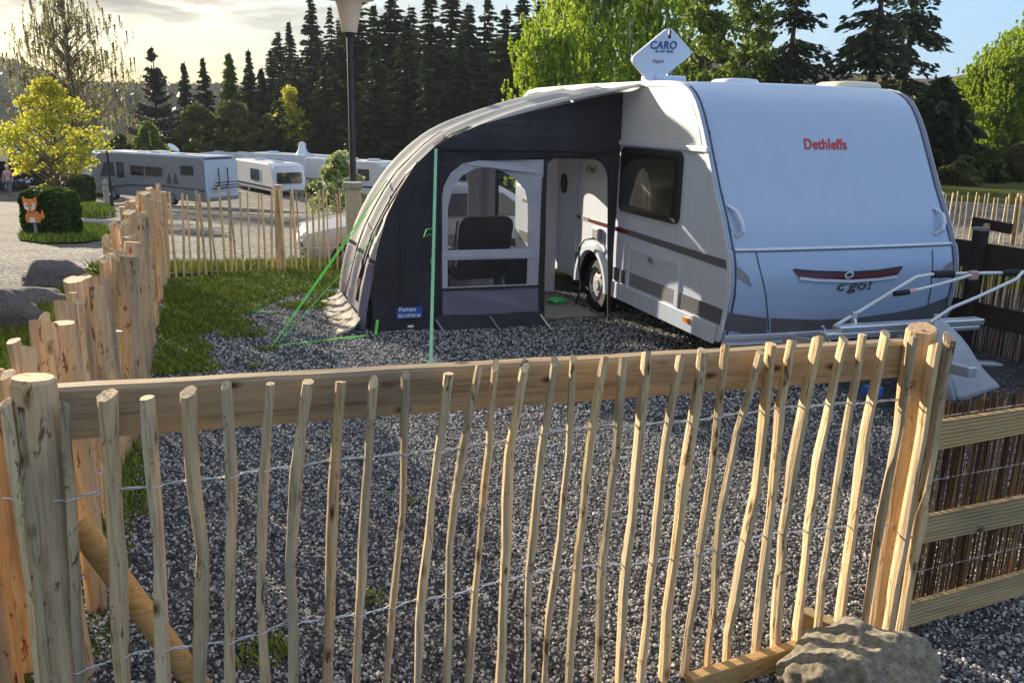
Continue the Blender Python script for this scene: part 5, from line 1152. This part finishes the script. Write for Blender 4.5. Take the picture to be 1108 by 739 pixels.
# white caravan with the square window
d2=56.; c0=atY(296,214,d2-3); c0.z=terr(c0.x,c0.y); c1=atY(250,212,d2+3); c1.z=c0.z; hC=atY(296,178,d2-3).z-c0.z
t,Q,L_=rv('caravan','old white caravan with one square side window, its windowed end facing right','caravan',c0,c1,2.1,hC,[(0,.3),(0,.55),(.04,.93),(.09,1),(.9,1),(1,.9),(1,.15),(.02,.15)],'offwhite')
sx=lambda px:SCX(px,c0,c1); H=hC
vs('window','glassgrey',rrect(sx(281),sx(272),H*.42,H*.78,.05),t,Q,-.004,.03); vs('side_stripe','glassgrey',[(.1,H*.30),(L_-.1,H*.30),(L_-.1,H*.25),(.1,H*.25)],t,Q)
rs('end_window','glass',rrect(.25,1.85,H*.40,H*.74,.1),t,Q,-.03,.04); rs('end_panel','white',rrect(.08,2.02,H*.2,H*.95,.1),t,Q,-.004,.01); wheel(Q(L_*.55,.1,.3),-(Q(0,1,0)-Q(0,0,0)),.3,.18,t,'wheel')
for fx in (.2,.6): MB().box(Q(L_*fx,1.,H+.05),(.5,.5,.10)).build('roof_hatch','white',t)
MB().bar(Q(0,1.05,.4),Q(-1.2,1.05,.45),.08,.1).build('drawbar','midgrey',t)
# more behind
def simple(name,label,cat,xl,xr,yt,Yd,m='offwhite',win=(),box=True,yaw=2.5,hatches=(.3,.7)):
    p=atY(xr,200,Yd); p.z=terr(p.x,Yd); q=atY(xl,200,Yd+yaw); q.z=p.z; hC=atY(xr,yt,Yd).z-p.z
    t,Q,L_=rv(name,label,cat,p,q,2.2,hC,[(0,.14),(0,.88),(.03,.98),(.08,1),(.95,1),(1,.9),(1,.14)],m)
    vs('side_stripe','glassgrey',[(.1,hC*.42),(L_-.1,hC*.42),(L_-.1,hC*.38),(.1,hC*.38)],t,Q)
    for a,b_ in win: vs('window','glass',rrect(L_*a,L_*b_,hC*.55,hC*.82,.06),t,Q,-.004,.03)
    for f in hatches: MB().box(Q(L_*f,1.1,hC+.06),(.7,.6,.12)).build('roof_hatch','white',t,bevel=.02)
    rs('rear_window','glassgrey',rrect(.5,1.7,hC*.5,hC*.8,.08),t,Q,-.004,.02)
    wheel(Q(L_*.35,.1,.32),-(Q(0,1,0)-Q(0,0,0)),.32,.18,t,'wheel'); return t,Q,L_,hC
t,Q,L_,hC=simple('motorhome','white motorhome with a domed mast on its roof behind the old white caravan','motorhome',262,346,169,60,'white',((.05,.15),(.45,.6)))
MB().tube([Q(L_*.32,1.1,hC),Q(L_*.32,1.1,hC+.35),Q(L_*.32,1.1,hC+.75),Q(L_*.32,1.1,hC+.85)],[.45,.28,.24,.1],16).build('satellite_dome','white',t,smooth=True)
simple('caravan','pale caravan roof showing between the motorhome and the forest bushes','caravan',215,300,168,68,'offwhite',((.3,.45),),yaw=1,hatches=(.2,.5,.8))
simple('caravan','pale blue white caravan half hidden behind the loose shrub','caravan',352,412,176,50,'offwhite',((.2,.4),(.6,.8)),yaw=1.5)
simple('caravan','white caravan just visible through the yellow tree left of the motorhome','caravan',84,112,166,62,'white',((.3,.6),),yaw=3,hatches=())
simple('motorhome','white motorhome rear between the domed one and the shrub','motorhome',330,352,172,56,'offwhite',(),yaw=1)
# ------------------------------------------------------------------ CARS
def carobj(label,loc,rz,m,sc=1.,group=None):
    t=thing('parked_car',label,'car',loc,rz,group); F=FR[t]; Q=lambda x,y,z:F@(Vector((x,y,z))*sc)
    st=[(-2.05,.45,.62,.60,.72),(-1.95,.30,.74,.72,.80),(-1.6,.24,.82,.80,.84),(-1.1,.22,.90,.88,.86),(-.75,.2,.96,.93,.87),(-.15,.2,1.36,.95,.87),(.3,.2,1.44,.96,.87),(1.2,.2,1.42,.96,.87),(1.75,.24,1.12,.95,.86),(1.98,.3,.95,.92,.82),(2.05,.42,.8,.78,.74)]
    rows=[]
    for x,zb,zt,zs,w in st:
        tw=w*.80 if zt>1.2 else w*.93
        rows.append([Q(x,-w*.92,zb),Q(x,-w,zb+.15),Q(x,-w,zs-.08),Q(x,-w*.97,zs),Q(x,-tw,zt-.06 if zt>1.2 else zt-.02),Q(x,-tw*.8,zt),Q(x,0,zt+.02),Q(x,tw*.8,zt),Q(x,tw,zt-.06 if zt>1.2 else zt-.02),Q(x,w*.97,zs),Q(x,w,zs-.08),Q(x,w,zb+.15),Q(x,w*.92,zb)])
    b=MB().grid(rows); k=len(b.v); b.f.append(tuple(range(13))); b.f.append(tuple(range(k-13,k))); o=b.build('body',m,t,smooth='all')
    MB().add([Q(-.75,-.78,.985),Q(-.75,.78,.985),Q(-.2,.66,1.335),Q(-.2,-.66,1.335)],[(0,1,2,3)]).build('windscreen','glass',t).modifiers.new('s','SOLIDIFY').thickness=.02
    for s in (-1,1):
        g=MB().add([Q(-.62,s*.885,.98),Q(-.12,s*.735,1.31),Q(1.15,s*.735,1.33),Q(1.6,s*.87,1.0)],[(0,1,2,3)]).build('side_window','glass',t); g.modifiers.new('s','SOLIDIFY').thickness=.03
        MB().ell(Q(-1.90,s*.60,.66),(.16*sc,.16*sc,.09*sc),12,8).build('headlight','lightlens',t,smooth=True); MB().ell(Q(-.55,s*.98,1.0),(.08,.1,.07),10,6).build('mirror',m,t,smooth=True)
        for x in (-1.3,1.3): wheel(Q(x,s*.80,.31),(Q(0,s,0)-Q(0,0,0)),.31*sc,.2,t,'wheel')
    MB().box(Q(-2.03,0,.42),(.06,.9*sc,.16),rz=rz).build('grille','blacktext',t); MB().box(Q(-2.06,0,.56),(.03,.45,.10),rz=rz).build('number_plate','whitetext',t)
    return t
g=tg(352,290); carobj('silver white car parked nose to the left just behind the far picket fence',(g.x+1.35,g.y+1.5,terr(g.x+1.3,g.y+1.5)-.12),R(16),'carwhite')
l=tg(2,212); ct=thing('carport_tent','dark open tent shelter at the far left edge over a parked car','tent',(l.x-4.2,l.y+3,l.z)); c_=Vector((l.x-4.2,l.y+3,l.z))
MB().add([c_+Vector(p) for p in ((-4,-2,1.9),(4.2,-2,1.9),(4.2,3,1.9),(-4,3,1.9),(-4,.5,2.9),(3.0,.5,2.7))],[(0,1,5,4),(3,4,5,2),(1,2,5),(0,4,3)]).build('roof','tent',ct).modifiers.new('s','SOLIDIFY').thickness=.04
for x in (-3.9,4.1):
    for y in (-1.9,2.9): MB().bar(c_+Vector((x,y,0)),c_+Vector((x,y,1.9)),.08,.08,up=(0,1,0)).build('post','blacktext',ct)
MB().box(c_+Vector((0,2.9,1)),(8,.03,1.9)).build('back_sheet','tent',ct)
carobj('dark car parked under the dark tent shelter at the far left',(c_.x+1.9,c_.y+.3,c_.z),R(180),'cardark')
# ------------------------------------------------------------------ PERSON
def skinmesh(name,joints,bones,m,par,loc,sub=2):
    me=bpy.data.meshes.new(name); me.from_pydata([j[0] for j in joints],bones,[]); o=bpy.data.objects.new(name,me); COL.objects.link(o); o.parent=par; FR[o]=FR[par]
    md=o.modifiers.new('sk','SKIN'); 
    for i,j in enumerate(joints): me.skin_vertices[0].data[i].radius=(j[1],j[1]*j[2])
    me.skin_vertices[0].data[0].use_root=True; md.use_smooth_shade=True; ms=o.modifiers.new('ss','SUBSURF'); ms.levels=ms.render_levels=sub; me.materials.append(M[m]); return o
pg=tg(11,213); ps=thing('person','person in a pink top and grey trousers walking on the left road','person',pg,.1)
def ensure_skin(me): 
    if not me.skin_vertices: pass
J_=[((0,0,.92),.13,.75),((0,0,1.12),.12,.7),((0,0,1.32),.16,.62),((0,0,1.44),.07,.9),((0,0,1.52),.055,1),((0,-.01,1.63),.085,1.1),((0,-.01,1.72),.06,1),
 ((.19,0,1.38),.055,1),((.25,.02,1.12),.042,1),((.24,-.06,.88),.033,1),((.23,-.09,.80),.03,.6),((-.19,0,1.38),.055,1),((-.25,.0,1.12),.042,1),((-.24,-.08,.88),.033,1),((-.23,-.11,.80),.03,.6),
 ((.10,0,.86),.09,1),((.10,-.12,.48),.062,1),((.10,-.08,.10),.042,1),((.10,-.20,.04),.035,.7),((-.10,0,.86),.09,1),((-.10,.08,.48),.062,1),((-.10,.20,.12),.042,1),((-.10,.12,.04),.035,.7)]
Bn=[(0,1),(1,2),(2,3),(3,4),(4,5),(5,6),(2,7),(7,8),(8,9),(9,10),(2,11),(11,12),(12,13),(13,14),(0,15),(15,16),(16,17),(17,18),(0,19),(19,20),(20,21),(21,22)]
def skin_obj(name,idx,scale,m,par,extra=None):
    mp={i:k for k,i in enumerate(idx)}; js=[J_[i] for i in idx]; bn=[(mp[a],mp[b]) for a,b in Bn if a in mp and b in mp]
    me=bpy.data.meshes.new(name); me.from_pydata([j[0] for j in js],bn,[]); o=bpy.data.objects.new(name,me); COL.objects.link(o); o.parent=par
    md=o.modifiers.new('sk','SKIN'); md.use_smooth_shade=True
    sl=me.skin_vertices
    for i,j in enumerate(js): sl[0].data[i].radius=(j[1]*scale,j[1]*j[2]*scale)
    sl[0].data[0].use_root=True
    ms=o.modifiers.new('ss','SUBSURF'); ms.levels=ms.render_levels=2; me.materials.append(M[m]); return o
skin_obj('body',list(range(23)),1.,'skin',ps); skin_obj('top',[1,2,7,8,11,12,0],1.18,'pinkcloth',ps); skin_obj('trousers',[0,15,16,17,19,20,21],1.18,'jeans',ps)
F=FR[ps]; MB().ell(F@Vector((0,.015,1.70)),(.105,.115,.115),14,10).build('hair','hair',ps,smooth=True)
for sx_ in (-1,1): MB().ell(F@Vector((sx_*.1,-.16 if sx_>0 else .16,.05)),(.05,.12,.05),10,8).build('shoe','blacktext',ps,smooth=True)
# ------------------------------------------------------------------ HILLS
def hill(name,pts,depth,m,seed):
    rows=[]; rg=random.Random(seed)
    n=len(pts); 
    for j in range(9):
        s=j/8; row=[]
        for (x,z,Yd) in pts: row.append((x*(1-.25*(1-s)),Yd-depth*(1-s),-8+(z+8)*math.sin(s*PI/2)+ (mn.noise(Vector((x*.02,s*3,seed)))*6*(s>0)*(s<1))))
        rows.append(row)
    rows.append([(x,Yd+depth,-8) for x,z,Yd in pts]); b=MB().grid(rows); o=b.build(name,m,None,smooth='all',recalc=False,kind='structure'); return o
def ridge(px,Yd,n=60):
    out=[]
    for i in range(n+1):
        x=px[0][0]+(px[-1][0]-px[0][0])*i/n; y=interp(x,px); q=atY(x,y,Yd); out.append((q.x,q.z+mn.noise(Vector((x*.05,3,Yd)))*Yd*.004,Yd))
    return out
RD=ridge([(-500,20),(-200,40),(0,68),(40,82),(80,98),(130,103),(200,103),(330,106),(420,112)],620,70)
hill('hills',RD,500,'hill',1)
rgw=np.random.default_rng(77); nW=26000; ii=rgw.uniform(0,len(RD)-1.01,nW); ss=rgw.uniform(.02,1,nW)**.6; RA_=np.array(RD); i0=ii.astype(int); fr=(ii-i0)[:,None]; pr_=RA_[i0]*(1-fr)+RA_[i0+1]*fr
Pw=np.stack([pr_[:,0]*(1-.25*(1-ss)),620-500*(1-ss),-8+(pr_[:,1]+8)*np.sin(ss*PI/2)+rgw.uniform(0,5,nW)*(.35+.65*ss)],-1); keepw=Pw[:,1]>110; Pw=Pw[keepw]
Vw,Fw=leaves(Pw,4.2,rgw,1.2); npmesh('hillside_wood',Vw,Fw,'farwood',kind='stuff')
hill('hills',ridge([(700,80),(800,74),(870,80),(900,84),(940,80),(1000,86),(1060,84),(1200,90),(1500,96)],260,60),110,'hillbrown',3)
# ------------------------------------------------------------------ AIR
hm=bpy.data.materials.new('haze'); hm.use_nodes=True; ht=hm.node_tree; ht.nodes.remove(ht.nodes['Principled BSDF']); pv=ht.nodes.new('ShaderNodeVolumePrincipled')
pv.inputs['Color'].default_value=(.80,.86,.95,1); pv.inputs['Density'].default_value=.00028; pv.inputs['Anisotropy'].default_value=0.; ht.links.new(pv.outputs[0],ht.nodes['Material Output'].inputs['Volume'])
M['haze']=hm; MB().box((0,330,60),(1700,900,150)).build('haze','haze',None,kind='stuff')
# ------------------------------------------------------------------ SKY, SUN, CAMERA
SUN_AZ=R(-41); SUN_EL=R(15)
w=bpy.data.worlds.new('World'); S.world=w; w.use_nodes=True; t=w.node_tree; L=t.links.new; bgn=t.nodes['Background']
sky=t.nodes.new('ShaderNodeTexSky'); sky.sky_type='NISHITA'; sky.sun_disc=False; sky.sun_elevation=SUN_EL; sky.sun_rotation=SUN_AZ; sky.air_density=1.; sky.dust_density=.6; sky.ozone_density=2.5; sky.altitude=400
tc=t.nodes.new('ShaderNodeTexCoord'); sp=t.nodes.new('ShaderNodeSeparateXYZ'); L(tc.outputs['Generated'],sp.inputs[0])
def mth(op,a,b=None,c=None,clamp=False):
    n=t.nodes.new('ShaderNodeMath'); n.operation=op; n.use_clamp=clamp
    for i,v in enumerate((a,b,c)):
        if v is None: continue
        if isinstance(v,(int,float)): n.inputs[i].default_value=v
        else: L(v,n.inputs[i])
    return n.outputs[0]
zc=mth('MAXIMUM',sp.outputs['Z'],.0); zz=mth('ADD',zc,.10); cx_=mth('DIVIDE',sp.outputs['X'],zz); cy_=mth('DIVIDE',sp.outputs['Y'],zz)
cb=t.nodes.new('ShaderNodeCombineXYZ'); L(cx_,cb.inputs[0]); L(cy_,cb.inputs[1])
nn=t.nodes.new('ShaderNodeTexNoise'); nn.inputs['Scale'].default_value=1.0; nn.inputs['Detail'].default_value=9; nn.inputs['Roughness'].default_value=.55; nn.inputs['Distortion'].default_value=.3; L(cb.outputs[0],nn.inputs['Vector'])
# clouds only in the western half, none low over the horizon
west=mth('MULTIPLY_ADD',sp.outputs['X'],-3.2,.02,clamp=True); low=mth('MULTIPLY_ADD',zc,22.,-1.3,clamp=True)
cov=mth('MULTIPLY',west,low); th=mth('ADD',mth('SUBTRACT',nn.outputs[0],.47),mth('MULTIPLY',zc,.8)); dn_=mth('MULTIPLY',mth('MULTIPLY',th,11.,clamp=True),cov,clamp=True)
thick=mth('MULTIPLY',mth('SUBTRACT',th,.04),9.,clamp=True)
cr=t.nodes.new('ShaderNodeValToRGB'); e=cr.color_ramp.elements; e[0].position=0; e[0].color=(2.9,2.55,1.95,1); e[1].position=1; e[1].color=(1.15,1.12,1.08,1); L(thick,cr.inputs[0])
# thin high veil: warm towards the sun, blue away from it, thinning towards the zenith
hl=mth('MAXIMUM',mth('SQRT',mth('ADD',mth('MULTIPLY',sp.outputs['X'],sp.outputs['X']),mth('MULTIPLY',sp.outputs['Y'],sp.outputs['Y']))),.001)
dt=mth('ADD',mth('MULTIPLY',sp.outputs['X'],math.sin(SUN_AZ)),mth('MULTIPLY',sp.outputs['Y'],math.cos(SUN_AZ))); az=mth('MULTIPLY_ADD',mth('DIVIDE',dt,hl),.5,.5,clamp=True)
vr=t.nodes.new('ShaderNodeValToRGB'); e=vr.color_ramp.elements; e[0].position=0; e[0].color=(.42,1.0,2.5,1); e[1].position=1; e[1].color=(2.8,2.25,1.35,1)
for pos,c in ((.5,(.60,1.22,2.6)),(.66,(.95,1.72,2.85)),(.86,(1.7,1.98,2.1)),(.96,(2.1,1.85,1.4))): k=e.new(pos); k.color=(*c,1)
L(az,vr.inputs[0]); hv=mth('MULTIPLY_ADD',zc,-1.5,1.0,clamp=True); fv=mth('MULTIPLY',hv,.88)
mv=t.nodes.new('ShaderNodeMix'); mv.data_type='RGBA'; L(fv,mv.inputs[0]); L(sky.outputs[0],mv.inputs[6]); L(vr.outputs[0],mv.inputs[7])
hs=t.nodes.new('ShaderNodeHueSaturation'); hs.inputs['Saturation'].default_value=1.15; zf=mth('MULTIPLY_ADD',zc,3.2,-.8,clamp=True); mz=t.nodes.new('ShaderNodeMix'); mz.data_type='RGBA'; L(zf,mz.inputs[0]); L(mv.outputs[2],mz.inputs[6]); mz.inputs[7].default_value=(2.5,2.85,3.45,1); L(mz.outputs[2],hs.inputs['Color'])
mx=t.nodes.new('ShaderNodeMix'); mx.data_type='RGBA'; L(dn_,mx.inputs[0]); L(hs.outputs[0],mx.inputs[6]); L(cr.outputs[0],mx.inputs[7]); L(mx.outputs[2],bgn.inputs['Color']); bgn.inputs['Strength'].default_value=.11
sl=bpy.data.lights.new('sun','SUN'); sl.energy=5.0; sl.angle=R(.53); sl.color=(1.,.85,.65); so_=bpy.data.objects.new('sun',sl); COL.objects.link(so_)
d=Vector((math.sin(SUN_AZ)*math.cos(SUN_EL),math.cos(SUN_AZ)*math.cos(SUN_EL),math.sin(SUN_EL))); so_.rotation_euler=d.to_track_quat('Z','Y').to_euler(); so_.location=(-30,30,20)
cd=bpy.data.cameras.new('camera'); cd.sensor_width=36; cd.sensor_fit='HORIZONTAL'; cd.lens=36*CF/1108; cd.clip_end=3000; cd.clip_start=.05
co=bpy.data.objects.new('camera',cd); COL.objects.link(co); mtx=Matrix((RT,UP,-FW)).transposed().to_4x4(); mtx.translation=CAM; co.matrix_world=mtx; S.camera=co
S.render.engine='CYCLES'; S.cycles.max_bounces=8; S.cycles.transparent_max_bounces=24; S.cycles.use_denoising=True
S.view_settings.view_transform='Standard'; S.view_settings.look='None'; S.view_settings.exposure=1.45; S.view_settings.gamma=1
S.render.resolution_x=1024; S.render.resolution_y=682
